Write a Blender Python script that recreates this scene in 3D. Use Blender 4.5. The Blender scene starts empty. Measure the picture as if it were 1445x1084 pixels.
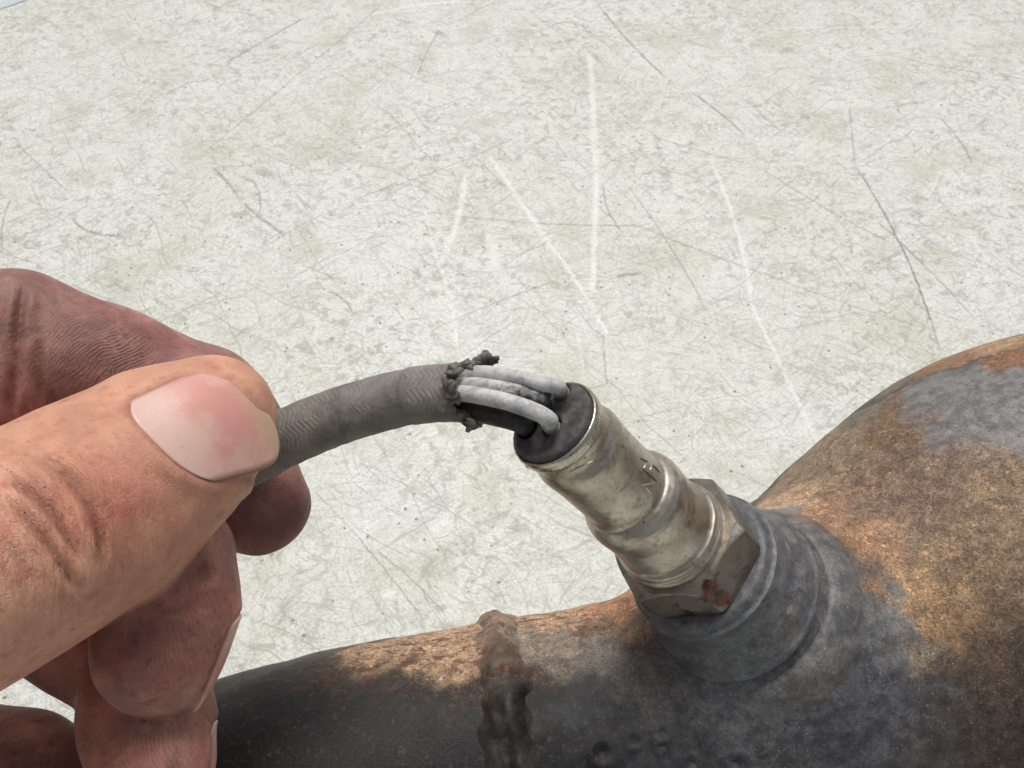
import bpy, math
import numpy as np
from mathutils import Matrix, Vector

# ------------------------------------------------------------------ camera, sky, sun, exposure
MM = 0.001                                   # everything below is laid out in millimetres
FPX, W, H = 1200.0, 1445.0, 1084.0           # focal length in photo pixels
PITCH = math.radians(52.0)
CAMZ = 256.0
FWD = np.array([0.0, math.cos(PITCH), -math.sin(PITCH)])
UPV = np.array([0.0, math.sin(PITCH), math.cos(PITCH)])
RGT = np.array([1.0, 0.0, 0.0])
CAM = np.array([0.0, 0.0, CAMZ])

scn = bpy.context.scene
col = scn.collection
cam_d = bpy.data.cameras.new('camera')
cam = bpy.data.objects.new('camera', cam_d)
col.objects.link(cam)
cam.location = CAM * MM
cam.rotation_euler = (math.pi / 2 - PITCH, 0, 0)
cam_d.sensor_width = 36.0
cam_d.lens = FPX / W * 36.0
cam_d.clip_start = 0.005
cam_d.clip_end = 50
cam_d.dof.use_dof = True
cam_d.dof.focus_distance = 0.136
cam_d.dof.aperture_fstop = 105
scn.camera = cam

world = bpy.data.worlds.new('World')
scn.world = world
world.use_nodes = True
wn = world.node_tree
bg = wn.nodes['Background']
sky = wn.nodes.new('ShaderNodeTexSky')
sky.sky_type = 'NISHITA'
sky.sun_disc = False
SUN_EL, SUN_AZ = math.radians(66), math.radians(2)     # azimuth measured from +Y towards +X
sky.sun_elevation = SUN_EL
sky.sun_rotation = SUN_AZ
sky.air_density = 1.0
sky.dust_density = 6.0
sky.ozone_density = 1.0
hsv = wn.nodes.new('ShaderNodeHueSaturation')            # overcast: a nearly colourless sky
hsv.inputs['Saturation'].default_value = 0.30
wn.links.new(sky.outputs['Color'], hsv.inputs['Color'])
wn.links.new(hsv.outputs['Color'], bg.inputs['Color'])
bg.inputs['Strength'].default_value = 0.105
sun_d = bpy.data.lights.new('sun', 'SUN')
sun_d.energy = 2.1
sun_d.angle = math.radians(28)
sun_d.color = (1.0, 0.975, 0.935)
sun = bpy.data.objects.new('sun', sun_d)
col.objects.link(sun)
sdir = Vector((math.sin(SUN_AZ) * math.cos(SUN_EL), math.cos(SUN_AZ) * math.cos(SUN_EL), math.sin(SUN_EL)))
sun.rotation_euler = sdir.to_track_quat('Z', 'Y').to_euler()
sun.location = sdir * 2
scn.view_settings.view_transform = 'Standard'
scn.view_settings.look = 'None'
scn.view_settings.gamma = 1.0
scn.view_settings.exposure = -0.22
scn.render.engine = 'CYCLES'
scn.cycles.use_adaptive_sampling = True
scn.cycles.adaptive_threshold = 0.05
scn.cycles.adaptive_min_samples = 20
scn.cycles.max_bounces = 6
scn.cycles.diffuse_bounces = 3
scn.cycles.glossy_bounces = 3
scn.cycles.transmission_bounces = 2

# ------------------------------------------------------------------ helpers
rng = np.random.default_rng(7)


def cv(x, y, z):
    """camera-aligned direction (right, up, towards camera) -> world direction"""
    return np.array(x * RGT + y * UPV - z * FWD, float)


def P(px, py, d):
    """point seen at photo pixel (px, py) at distance d mm in front of the lens"""
    return CAM + d * FWD + RGT * (px - W / 2) / FPX * d - UPV * (py - H / 2) / FPX * d


def project(p):
    q = np.asarray(p) - CAM
    d = q @ FWD
    return np.stack([W / 2 + FPX * (q @ RGT) / d, H / 2 - FPX * (q @ UPV) / d, d], -1)


def ray(px, py):
    return P(px, py, 1.0) - CAM


def on_plane(px, py, o, n):
    r = ray(px, py)
    return CAM + r * (np.dot(o - CAM, n) / np.dot(r, n))


def ground(px, py):
    return on_plane(px, py, np.zeros(3), np.array([0, 0, 1.0]))


def unit(v):
    v = np.asarray(v, float)
    return v / np.linalg.norm(v)


def empty(name, loc):
    o = bpy.data.objects.new(name, None)
    o.empty_display_size = 0.01
    o.location = np.asarray(loc) * MM
    col.objects.link(o)
    return o


def obj(name, v, f, m, parent=None, smooth=True, attrs=None, sharp=None):
    """one mesh object; v in world mm"""
    v = np.asarray(v, float)
    org = np.zeros(3) if parent is None else np.array(parent.location) / MM
    if parent is not None and parent.parent is not None:
        org = org + np.array(parent.parent.location) / MM
    me = bpy.data.meshes.new(name)
    if isinstance(f, np.ndarray):
        n = f.shape[1]
        me.vertices.add(len(v))
        me.vertices.foreach_set('co', ((v - org) * MM).astype(np.float32).ravel())
        me.loops.add(f.size)
        me.loops.foreach_set('vertex_index', f.astype(np.int32).ravel())
        me.polygons.add(len(f))
        me.polygons.foreach_set('loop_start', np.arange(0, f.size, n, dtype=np.int32))
        me.update(calc_edges=True)
        me.validate()
    else:
        me.from_pydata([tuple(x) for x in (v - org) * MM], [], f)
    if attrs:
        for k, a in attrs.items():
            a = np.asarray(a, np.float32)
            if a.ndim == 1:
                at = me.attributes.new(k, 'FLOAT', 'POINT')
                at.data.foreach_set('value', a)
            else:
                at = me.attributes.new(k, 'FLOAT_VECTOR', 'POINT')
                at.data.foreach_set('vector', a.ravel())
    me.polygons.foreach_set('use_smooth', np.full(len(me.polygons), smooth))
    me.update()
    if sharp:
        me.set_sharp_from_angle(angle=math.radians(sharp))
    me.materials.append(m)
    o = bpy.data.objects.new(name, me)
    col.objects.link(o)
    if parent is not None:
        o.parent = parent
    return o


def tag(o, label=None, cat=None, kind=None, group=None):
    if label: o['label'] = label
    if cat: o['category'] = cat
    if kind: o['kind'] = kind
    if group: o['group'] = group
    return o


def vnoise(p, scale, seed=0):
    """value noise in [-1, 1] on (N,3) points"""
    q = np.asarray(p) / scale + seed * 17.31
    i = np.floor(q).astype(np.int64)
    f = q - i
    f = f * f * (3 - 2 * f)

    def h(a, b, c):
        n = (a * 73856093) ^ (b * 19349663) ^ (c * 83492791) ^ (seed * 2654435761)
        n = (n ^ (n >> 13)) * 1274126177
        n = n ^ (n >> 16)
        return (n & 0xffff) / 32767.5 - 1
    r = 0
    for a in (0, 1):
        for b in (0, 1):
            for c in (0, 1):
                w = (f[..., 0] if a else 1 - f[..., 0]) * (f[..., 1] if b else 1 - f[..., 1]) * (f[..., 2] if c else 1 - f[..., 2])
                r = r + w * h(i[..., 0] + a, i[..., 1] + b, i[..., 2] + c)
    return r


def sstep(a, b, x):
    t = np.clip((x - a) / (b - a), 0, 1)
    return t * t * (3 - 2 * t)


def spline(pts, n):
    """Catmull-Rom through pts (any dimension), n samples"""
    p = np.asarray(pts, float)
    p = np.vstack([2 * p[0] - p[1], p, 2 * p[-1] - p[-2]])
    m = len(p) - 3
    out = []
    for s in np.linspace(0, m, n):
        k = min(int(s), m - 1)
        t = s - k
        a, b, c, d = p[k:k + 4]
        out.append(0.5 * (2 * b + (c - a) * t + (2 * a - 5 * b + 4 * c - d) * t * t + (3 * b - a - 3 * c + d) * t ** 3))
    return np.array(out)


def frames(path):
    t = np.gradient(path, axis=0)
    t /= np.linalg.norm(t, axis=1)[:, None]
    n = np.cross(t[0], [0, 0, 1.0])
    n = unit(n)
    N = []
    for k in range(len(t)):
        n = unit(n - t[k] * np.dot(n, t[k]))
        N.append(n)
    N = np.array(N)
    return t, N, np.cross(t, N)


def grid_faces(nu, nv, closed=True, off=0):
    """quads of nu rings of nv points"""
    i, j = np.meshgrid(np.arange(nu - 1), np.arange(nv if closed else nv - 1), indexing='ij')
    j2 = (j + 1) % nv
    return np.stack([i * nv + j, i * nv + j2, (i + 1) * nv + j2, (i + 1) * nv + j], -1).reshape(-1, 4) + off


def tube(path, rad, seg=20, caps=True, fn=None):
    path = np.asarray(path)
    rad = np.broadcast_to(rad, (len(path),)).astype(float)
    if caps:      # rounded ends made of shrinking rings
        t0, t1 = unit(path[0] - path[1]), unit(path[-1] - path[-2])
        k = np.array([0.02, 0.5, 0.85])
        e = np.sqrt(1 - k ** 2) * 0.6
        path = np.vstack([path[0] + t0 * (e * rad[0])[:, None], path, path[-1] + t1 * (e * rad[-1])[::-1, None]])
        rad = np.concatenate([k * rad[0], rad, k[::-1] * rad[-1]])
    t, n, b = frames(path)
    a = np.linspace(0, 2 * math.pi, seg, endpoint=False)
    R = rad[:, None] * np.ones(seg)
    if fn is not None:
        R = R + fn(np.arange(len(path))[:, None] / (len(path) - 1), a[None, :])
    v = path[:, None, :] + R[..., None] * (np.cos(a)[None, :, None] * n[:, None, :] + np.sin(a)[None, :, None] * b[:, None, :])
    return v.reshape(-1, 3), grid_faces(len(path), seg)


def lathe(o, ax, prof, seg=120, fn=None, sub=4):
    """revolve profile [(t, r)] about axis; dense so that dents and stains have vertices"""
    ax = unit(ax)
    e1 = unit(np.cross(ax, cv(0, 0, 1)))
    e2 = np.cross(ax, e1)
    pr = np.asarray(prof, float)
    out = [pr[0]]
    for k in range(1, len(pr)):
        m = max(1, int(sub * np.linalg.norm(pr[k] - pr[k - 1])))
        for q in range(1, m + 1):
            out.append(pr[k - 1] + (pr[k] - pr[k - 1]) * q / m)
    pr = np.array(out)
    a = np.linspace(0, 2 * math.pi, seg, endpoint=False)
    T = pr[:, 0][:, None] * np.ones(seg)
    R = pr[:, 1][:, None] * np.ones(seg)
    if fn is not None:
        T, R = fn(T, R, a[None, :] * np.ones_like(T))
    v = o + T[..., None] * ax + R[..., None] * (np.cos(a)[None, :, None] * e1 + np.sin(a)[None, :, None] * e2)
    return v.reshape(-1, 3), grid_faces(len(pr), seg)


class Sdf:
    """signed distance field on a grid, meshed with surface nets"""

    def __init__(s, lo, hi, h):
        s.lo = np.asarray(lo, float)
        s.h = h
        s.n = np.ceil((np.asarray(hi) - s.lo) / h).astype(int) + 1
        s.d = np.full(s.n, 50.0, np.float32)

    def crop(s, lo, hi):
        a = np.clip(np.floor((lo - s.lo) / s.h).astype(int), 0, s.n)
        b = np.clip(np.ceil((hi - s.lo) / s.h).astype(int) + 1, 0, s.n)
        sl = tuple(slice(x, y) for x, y in zip(a, b))
        g = [s.lo[k] + s.h * np.arange(a[k], b[k]) for k in range(3)]
        return sl, g

    def cone(s, a, ra, b, rb, k=2.0, flat=None, fs=1.0, cut=False):
        """smooth-union a round cone a->b; optionally flattened by fs along the direction flat"""
        a, b = np.asarray(a, float), np.asarray(b, float)
        m = max(ra, rb) + k + 3
        sl, g = s.crop(np.minimum(a, b) - m, np.maximum(a, b) + m)
        if any(len(x) == 0 for x in g):
            return
        X, Y, Z = np.meshgrid(*[x.astype(np.float32) for x in g], indexing='ij')
        ab = b - a
        L = np.linalg.norm(ab)
        u = ab / L
        px, py, pz = X - a[0], Y - a[1], Z - a[2]
        if flat is not None:
            fl = unit(flat - u * np.dot(flat, u))
            e = (px * fl[0] + py * fl[1] + pz * fl[2]) * (fs - 1)
            px, py, pz = px + e * fl[0], py + e * fl[1], pz + e * fl[2]
        y = px * u[0] + py * u[1] + pz * u[2]
        x = np.sqrt(np.maximum(px * px + py * py + pz * pz - y * y, 0))
        bb = (ra - rb) / L
        aa = math.sqrt(max(1 - bb * bb, 1e-6))
        q = -bb * x + aa * y            # along the cone side
        d = x * aa + y * bb - ra
        d = np.where(q < 0, np.sqrt(x * x + y * y) - ra, d)
        d = np.where(q > aa * L, np.sqrt(x * x + (y - L) ** 2) - rb, d)
        o = s.d[sl]
        if cut:
            s.d[sl] = np.maximum(o, -d)
        else:
            hh = np.maximum(k - np.abs(o - d), 0) / k
            s.d[sl] = np.minimum(o, d) - hh * hh * k * 0.25

    def sample(s, p):
        q = (p - s.lo) / s.h
        q = np.clip(q, 0, s.n - 1.001)
        i = q.astype(int)
        f = q - i
        r = 0
        for a in (0, 1):
            for b in (0, 1):
                for c in (0, 1):
                    w = (f[:, 0] if a else 1 - f[:, 0]) * (f[:, 1] if b else 1 - f[:, 1]) * (f[:, 2] if c else 1 - f[:, 2])
                    r = r + w * s.d[i[:, 0] + a, i[:, 1] + b, i[:, 2] + c]
        return r

    def grad(s, p):
        e = s.h
        g = np.stack([s.sample(p + np.eye(3)[k] * e) - s.sample(p - np.eye(3)[k] * e) for k in range(3)], -1)
        return g / (2 * e)

    def mesh(s, iso=0.0, proj=2):
        d = s.d - iso
        neg = d < 0
        nx, ny, nz = (s.n - 1)
        cnt = np.zeros((nx, ny, nz), np.uint8)
        for a in (0, 1):
            for b in (0, 1):
                for c in (0, 1):
                    cnt += neg[a:a + nx, b:b + ny, c:c + nz]
        cells = np.argwhere((cnt > 0) & (cnt < 8))
        idx = np.full((nx, ny, nz), -1, np.int32)
        idx[tuple(cells.T)] = np.arange(len(cells))
        acc = np.zeros((len(cells), 3))
        num = np.zeros(len(cells))
        cor = [(a, b, c) for a in (0, 1) for b in (0, 1) for c in (0, 1)]
        for p in cor:
            for ax in range(3):
                if p[ax]:
                    continue
                q = list(p); q[ax] = 1
                d0 = d[tuple((cells + p).T)]
                d1 = d[tuple((cells + q).T)]
                x = (d0 < 0) != (d1 < 0)
                t = np.where(x, d0 / np.where(x, d0 - d1, 1), 0)
                pos = np.array(p, float)[None, :] + t[:, None] * np.eye(3)[ax]
                acc += pos * x[:, None]
                num += x
        v = s.lo + s.h * (cells + acc / num[:, None])
        F = []
        for ax in range(3):
            a1, a2 = (ax + 1) % 3, (ax + 2) % 3
            sh = [slice(1, -1)] * 3
            sh[ax] = slice(0, -1)
            s2 = [slice(1, -1)] * 3
            s2[ax] = slice(1, None)
            A, B = neg[tuple(sh)], neg[tuple(s2)]
            e = np.argwhere(A != B)
            base = e + 1
            base[:, ax] -= 1
            flip = A[tuple(e.T)]
            o1, o2 = np.eye(3, dtype=int)[a1], np.eye(3, dtype=int)[a2]
            q = np.stack([idx[tuple((base - o1 - o2).T)], idx[tuple((base - o2).T)], idx[tuple(base.T)], idx[tuple((base - o1).T)]], -1)
            q[~flip] = q[~flip][:, ::-1]
            F.append(q)
        F = np.vstack(F)
        F = F[(F >= 0).all(1)]
        for _ in range(proj):
            g = s.grad(v)
            v = v - np.clip(s.sample(v) - iso, -s.h, s.h)[:, None] * g / np.maximum((g * g).sum(1), 0.05)[:, None]
        g = s.grad(v)
        return v, F, g / np.maximum(np.linalg.norm(g, axis=1), 1e-6)[:, None]


# ------------------------------------------------------------------ node helpers
class NT:
    def __init__(s, name):
        s.m = bpy.data.materials.new(name)
        s.m.use_nodes = True
        s.flat = False
        s.t = s.m.node_tree
        s.b = s.t.nodes['Principled BSDF']
        tc = s.t.nodes.new('ShaderNodeTexCoord')
        mp = s.t.nodes.new('ShaderNodeMapping')
        mp.inputs['Scale'].default_value = (1000, 1000, 1000)
        s.t.links.new(tc.outputs['Object'], mp.inputs['Vector'])
        s.co = mp.outputs['Vector']                       # object coordinates in mm

    def n(s, kind, **kw):
        nd = s.t.nodes.new('ShaderNode' + kind)
        for k, v in kw.items():
            setattr(nd, k, v)
        return nd

    def put(s, sock, v):
        if isinstance(v, bpy.types.NodeSocket):
            s.t.links.new(v, sock)
        elif v is not None:
            if hasattr(sock.default_value, '__len__') and not hasattr(v, '__len__'):
                v = (v, v, v)
            if sock.type == 'RGBA' and len(v) == 3:
                v = (*v, 1)
            sock.default_value = v

    def math(s, op, a, b=None, c=None, clamp=False):
        nd = s.n('Math', operation=op, use_clamp=clamp)
        s.put(nd.inputs[0], a)
        if b is not None: s.put(nd.inputs[1], b)
        if c is not None: s.put(nd.inputs[2], c)
        return nd.outputs[0]

    def mix(s, f, a, b, mode='MIX'):
        nd = s.n('Mix', data_type='RGBA', blend_type=mode)
        s.put(nd.inputs[0], f)
        s.put(nd.inputs[6], a)
        s.put(nd.inputs[7], b)
        return nd.outputs[2]

    def noise(s, scale, detail=4, rough=0.55, vec=None, dist=0.0, sc3=None, rot=0.0, color=False):
        v = vec or s.co
        if sc3 is not None or rot:
            mp = s.n('Mapping')
            mp.inputs['Scale'].default_value = sc3 or (1, 1, 1)
            if rot:
                m0 = s.n('Mapping')
                m0.inputs['Rotation'].default_value = (0, 0, rot)
                s.t.links.new(v, m0.inputs['Vector'])
                v = m0.outputs[0]
            s.t.links.new(v, mp.inputs['Vector'])
            v = mp.outputs[0]
        nd = s.n('TexNoise')
        if s.flat:
            nd.noise_dimensions = '2D'
        nd.inputs['Scale'].default_value = scale
        nd.inputs['Detail'].default_value = detail
        nd.inputs['Roughness'].default_value = rough
        nd.inputs['Distortion'].default_value = dist
        s.t.links.new(v, nd.inputs['Vector'])
        return nd.outputs['Color' if color else 0]

    def ramp(s, f, a, b, lo=0.0, hi=1.0):
        nd = s.n('MapRange', interpolation_type='SMOOTHSTEP')
        s.put(nd.inputs[0], f)
        for k, v in zip((1, 2, 3, 4), (a, b, lo, hi)):
            nd.inputs[k].default_value = v
        return nd.outputs[0]

    def attr(s, name, vec=False):
        nd = s.n('Attribute', attribute_name=name)
        return nd.outputs['Color' if vec else 'Fac']

    def bump(s, h, dist=0.1, strength=1.0, prev=None):
        nd = s.n('Bump')
        nd.inputs['Strength'].default_value = strength
        nd.inputs['Distance'].default_value = dist * MM
        s.t.links.new(h, nd.inputs['Height'])
        if prev is not None:
            s.t.links.new(prev, nd.inputs['Normal'])
        return nd.outputs[0]

    def out(s, color=None, rough=None, metal=None, normal=None, spec=None):
        for k, v in (('Base Color', color), ('Roughness', rough), ('Metallic', metal), ('Normal', normal), ('Specular IOR Level', spec)):
            if v is not None:
                s.put(s.b.inputs[k], v)
        return s.m


def lin(r, g, b):
    return tuple(((c / 255 + 0.055) / 1.055) ** 2.4 if c > 10 else c / 255 / 12.92 for c in (r, g, b))


# ------------------------------------------------------------------ worktop
def make_worktop_material():
    t = NT('worn_white_paint')
    t.flat = True
    wob = t.noise(0.03, 2, 0.5, color=True)
    w2 = t.n('VectorMath', operation='SUBTRACT')
    t.put(w2.inputs[0], wob); w2.inputs[1].default_value = (0.5, 0.5, 0.5)
    w3 = t.n('VectorMath', operation='MULTIPLY_ADD')
    t.put(w3.inputs[0], w2.outputs[0]); w3.inputs[1].default_value = (9, 9, 0); t.put(w3.inputs[2], t.co)
    vec = w3.outputs[0]
    big = t.noise(0.012, 3, 0.6)
    mid = t.noise(0.09, 4, 0.65)
    base = t.mix(t.ramp(big, 0.35, 0.65), (0.70, 0.712, 0.645), (0.74, 0.757, 0.72))
    base = t.mix(t.ramp(t.noise(0.028, 4, 0.62), 0.50, 0.72, 0, 0.75), base, (0.585, 0.585, 0.475))       # yellowish film
    base = t.mix(t.ramp(mid, 0.52, 0.75, 0, 0.55), base, (0.56, 0.56, 0.52))
    base = t.mix(t.ramp(t.noise(0.05, 4, 0.7), 0.56, 0.70, 0, 0.5), base, (0.74, 0.755, 0.725))         # rubbed clean
    # greyish grime specks
    sp = t.noise(0.5, 4, 0.78, dist=0.5)
    dens = t.ramp(t.noise(0.045, 3, 0.6), 0.3, 0.7, 0.25, 1.0)
    spk = t.math('MULTIPLY', t.ramp(sp, 0.50, 0.60), dens)
    base = t.mix(t.math('MULTIPLY', spk, 0.42), base, (0.34, 0.34, 0.285))
    sp3 = t.noise(0.95, 3, 0.75, rot=0.8, sc3=(0.6, 1.1, 1))
    base = t.mix(t.ramp(sp3, 0.55, 0.65, 0, 0.42), base, (0.33, 0.33, 0.29))
    gm = t.math('MULTIPLY', t.ramp(t.noise(0.20, 5, 0.7, dist=0.5), 0.50, 0.66), t.ramp(t.noise(0.016, 3, 0.6), 0.36, 0.60, 0.25, 1.0))
    base = t.mix(t.math('MULTIPLY', gm, 0.8), base, (0.40, 0.39, 0.315))
    sp2 = t.noise(1.7, 2, 0.65)
    base = t.mix(t.ramp(sp2, 0.54, 0.66, 0, 0.42), base, (0.38, 0.38, 0.34))
    base = t.mix(t.ramp(t.noise(1.1, 3, 0.6, vec=vec), 0.60, 0.75, 0, 0.5), base, (0.86, 0.87, 0.84))
    vo = t.n('TexVoronoi', voronoi_dimensions='2D')
    vo.inputs['Scale'].default_value = 0.11
    t.put(vo.inputs['Vector'], vec)
    dot = t.math('MULTIPLY', t.ramp(vo.outputs['Distance'], 0.035, 0.075, 1, 0), t.ramp(t.noise(0.07, 1), 0.55, 0.62))
    base = t.mix(t.math('MULTIPLY', dot, 0.8), base, (0.10, 0.10, 0.09))
    # fine hairline scuffs in several directions
    for k, (rot, sc, th, am) in enumerate([(0.5, 0.9, 0.645, .55), (1.15, 0.8, 0.65, .5), (2.2, 0.75, 0.65, .55), (2.75, 1.0, 0.65, .5), (1.75, 0.9, 0.66, .45), (0.1, 0.8, 0.645, .5), (0.3, 1.1, 0.63, .4), (2.95, 1.1, 0.63, .4)]):
        s = t.noise(sc, 2, 0.5, vec=vec, rot=rot, sc3=(0.045, 1.0, 1.0))
        g = t.ramp(t.noise(0.035, 1, vec=t.co, rot=rot + 1), 0.40, 0.62)
        base = t.mix(t.math('MULTIPLY', t.math('MULTIPLY', t.ramp(s, th, th + 0.06), am * 0.75), g), base, (0.34, 0.34, 0.30))
    for rot, sc, th, am in ((0.55, 0.42, 0.665, .5), (2.45, 0.38, 0.665, .5), (1.0, 0.34, 0.67, .45), (2.9, 0.40, 0.67, .45)):
        s = t.noise(sc, 0, 0.5, vec=vec, rot=rot, sc3=(0.022, 1.0, 1.0))
        base = t.mix(t.math('MULTIPLY', t.ramp(t.math('ABSOLUTE', t.math('SUBTRACT', s, th)), 0.004, 0.016, 1, 0), am), base, (0.30, 0.30, 0.26))
    s = t.noise(0.35, 2, 0.5, vec=vec, rot=1.45, sc3=(0.03, 1.0, 1.0))
    base = t.mix(t.ramp(s, 0.69, 0.78, 0, 0.2), base, (0.82, 0.835, 0.81))

    def scratch(lst, wobv):
        acc = None
        for (x0, y0, x1, y1, wpx, sag, amt) in lst:
            a, b = ground(x0, y0), ground(x1, y1)
            mid_d = project((a + b) / 2)[2]
            wmm = wpx / FPX * mid_d * 0.62
            L = np.linalg.norm(b - a)
            mp = t.n('Mapping', vector_type='TEXTURE')
            mp.inputs['Location'].default_value = a
            mp.inputs['Rotation'].default_value = (0, 0, math.atan2(b[1] - a[1], b[0] - a[0]))
            mp.inputs['Scale'].default_value = (L, wmm, 1)
            t.put(mp.inputs['Vector'], wobv)
            sx = t.n('SeparateXYZ')
            t.put(sx.inputs[0], mp.outputs[0])
            u, v = sx.outputs[0], sx.outputs[1]
            bb = t.math('MULTIPLY', u, t.math('MULTIPLY_ADD', u, -1.0, 1.0))
            v2 = t.math('MULTIPLY_ADD', bb, -4 * sag * L / wmm, v)
            core = t.math('SUBTRACT', 1.25, t.math('ABSOLUTE', v2), clamp=True)
            win = t.math('MULTIPLY', bb, 14 * amt)
            win = t.math('MINIMUM', win, amt)
            pr = t.math('MULTIPLY', core, t.math('MAXIMUM', win, 0.0))
            acc = pr if acc is None else t.math('MAXIMUM', acc, pr)
        return acc
    small = t.n('VectorMath', operation='MULTIPLY_ADD')
    sm0 = t.n('VectorMath', operation='SUBTRACT')
    t.put(sm0.inputs[0], t.noise(0.25, 2, 0.6, color=True)); sm0.inputs[1].default_value = (0.5, 0.5, 0.5)
    t.put(small.inputs[0], sm0.outputs[0]); small.inputs[1].default_value = (1.3, 1.3, 0); t.put(small.inputs[2], t.co)
    dark = [(1199, 150, 1206, 235, 3, 0, .55), (1205, 232, 1328, 500, 3.2, .035, .85), (318, 90, 432, 24, 2.6, .01, .8), (285, 218, 545, 2, 2.2, .0, .5),
            (916, 190, 1070, 235, 2.2, -.02, .5), (1070, 235, 1260, 345, 2.2, -.02, .55), (610, 300, 905, 318, 2.6, -.03, .6), (900, 318, 1120, 400, 2.6, -.02, .5), (1100, 395, 1330, 470, 2.2, -.02, .5),
            (848, 12, 942, 112, 3.2, -.02, .7), (972, 128, 1052, 192, 3.2, .03, .75), (886, 262, 1006, 455, 2.6, .02, .5), (590, 108, 622, 40, 2.4, .03, .6),
            (100, 306, 172, 332, 4, -.14, .7), (3, 350, 16, 280, 3, .05, .6), (300, 236, 342, 285, 5, .02, .6), (342, 285, 402, 332, 5, -.02, .6), (352, 250, 362, 310, 3, .1, .5),
            (440, 690, 605, 885, 2.4, .02, .55), (528, 775, 632, 872, 2.4, .03, .6), (1255, 78, 1450, 112, 2.2, -.03, .5), (1325, 165, 1372, 232, 3, .05, .6), (1235, 310, 1380, 455, 2.4, .02, .7),
            (600, 470, 790, 395, 2.4, .02, .5), (500, 280, 735, 190, 2.4, -.03, .5), 
            (850, 470, 856, 545, 2.6, 0, .5), (852, 260, 880, 330, 3, -.08, .6), (20, 200, 100, 275, 2.2, 0, .45), 
            (460, 410, 500, 445, 3.5, .1, .6), (870, 390, 905, 385, 6, 0, .7)]
    white = [(832, 70, 842, 250, 9, .0, .75), (842, 240, 836, 420, 8, .0, .8), (688, 215, 772, 340, 8, .0, .75), (765, 330, 862, 480, 6, .02, .85), (655, 236, 618, 375, 9, .05, .85), (618, 370, 646, 500, 6, .03, .8),
             (598, 292, 622, 385, 5, .0, .6), (1001, 222, 1062, 432, 6, .03, .85), (1058, 425, 1155, 625, 6, .0, .85), (520, 22, 660, 2, 6, .06, .7), (308, 38, 328, 27, 6, 0, .7),
             (1060, 40, 1260, 38, 5, 0, .45), (560, 560, 510, 610, 5, 0, .5), (535, 842, 560, 838, 16, 0, .6), (500, 905, 545, 870, 6, 0, .5), (680, 280, 705, 400, 12, 0, .45), ]
    brk = t.math('MULTIPLY', t.ramp(t.noise(0.9, 4, 0.7), 0.36, 0.52, 0.35, 1.0), t.ramp(t.noise(0.06, 3, 0.6), 0.3, 0.55, 0.55, 1.0))
    base = t.mix(t.math('MULTIPLY', t.math('MULTIPLY', scratch(dark, small.outputs[0]), 1.15, clamp=True), brk), base, (0.20, 0.20, 0.17))
    base = t.mix(t.math('MULTIPLY', t.math('MULTIPLY', scratch(white, small.outputs[0]), 0.72), brk), base, (0.86, 0.885, 0.86))
    hb = t.math('ADD', t.math('MULTIPLY', sp, 0.6), t.math('MULTIPLY', mid, 0.4))
    nrm = t.bump(hb, 0.25, 0.5)
    return t.out(base, t.ramp(mid, 0.3, 0.7, 0.42, 0.6), 0.0, nrm, 0.4)


ground_mat = make_worktop_material()
# seam seen in the top-left corner: the edge of this panel, another panel beyond it
ea, eb = ground(-40, 28), ground(40, 0)
ed = unit(eb - ea)
en = np.array([-ed[1], ed[0], 0])            # away from the camera


def slab(name, quad, z0, z1, m):
    v = [(*q[:2], z) for z in (z0, z1) for q in quad]
    f = [(3, 2, 1, 0), (4, 5, 6, 7)] + [(k, (k + 1) % 4, 4 + (k + 1) % 4, 4 + k) for k in range(4)]
    return obj(name, v, f, m, smooth=False)


A0, A1 = ea - ed * 900, ea + ed * 1300
top = slab('worktop', [A0 - en * 1300, A1 - en * 1300, A1, A0], -20, 0, ground_mat)
tag(top, 'scratched off-white painted worktop with grey grime under the pipe', kind='structure')
tp = NT('pale_blue_paint')
pm = tp.out(tp.mix(tp.ramp(tp.noise(0.05, 4), 0.3, 0.7), (0.47, 0.53, 0.55), (0.56, 0.62, 0.63)), 0.5)
g = 1.6
pan = slab('worktop_panel', [A0 + en * g, A1 + en * g, A1 + en * 500, A0 + en * 500], -21, -0.3, pm)
tag(pan, 'pale blue-grey panel beyond the dark seam', kind='structure')
tj = NT('seam_filler')
jm = tj.out((0.05, 0.055, 0.055), 0.8)
tag(slab('seam', [A0 - en * 2, A1 - en * 2, A1 + en * (g + 2), A0 + en * (g + 2)], -30, -20.5, jm), 'dark joint between the two panels', kind='structure')

# ------------------------------------------------------------------ sensor axis
SAX = unit(cv(-0.58, 0.55, 0.60))            # from the hexagon out to the cable end
HEX = P(968, 775, 150)


def sx_pt(t):
    return HEX + SAX * t


# ------------------------------------------------------------------ exhaust body
chain = [(-330, 1470, 166, 27), (-100, 1345, 167, 27), (150, 1228, 169, 27), (358, 1147, 172, 27), (532, 1098, 176, 27), (727, 1064, 179, 27), (915, 1029, 182, 27.6), (1035, 990, 185, 30),
         (1154, 957, 189, 36), (1285, 902, 195, 45), (1400, 850, 198, 52.5), (1522, 806, 201, 57.5), (1700, 800, 208, 59), (1900, 800, 214, 59)]
pts = [(q[:3], q[3]) for q in spline([np.append(P(a, b, c), r) for a, b, c, r in chain], 53)]
LIFT = min(p[2] - r for p, r in pts)
print('lowest point of exhaust', LIFT)
lo = np.min([p - r for p, r in pts], 0) - 4
hi = np.max([p + r for p, r in pts], 0) + 4
hi[0] = pts[-1][0][0]
lo[0] = pts[0][0][0]
sb = Sdf(lo, hi, 0.85)
for (a, ra), (b, rb) in zip(pts[:-1], pts[1:]):
    sb.cone(a, ra, b, rb, k=1.0)
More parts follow.
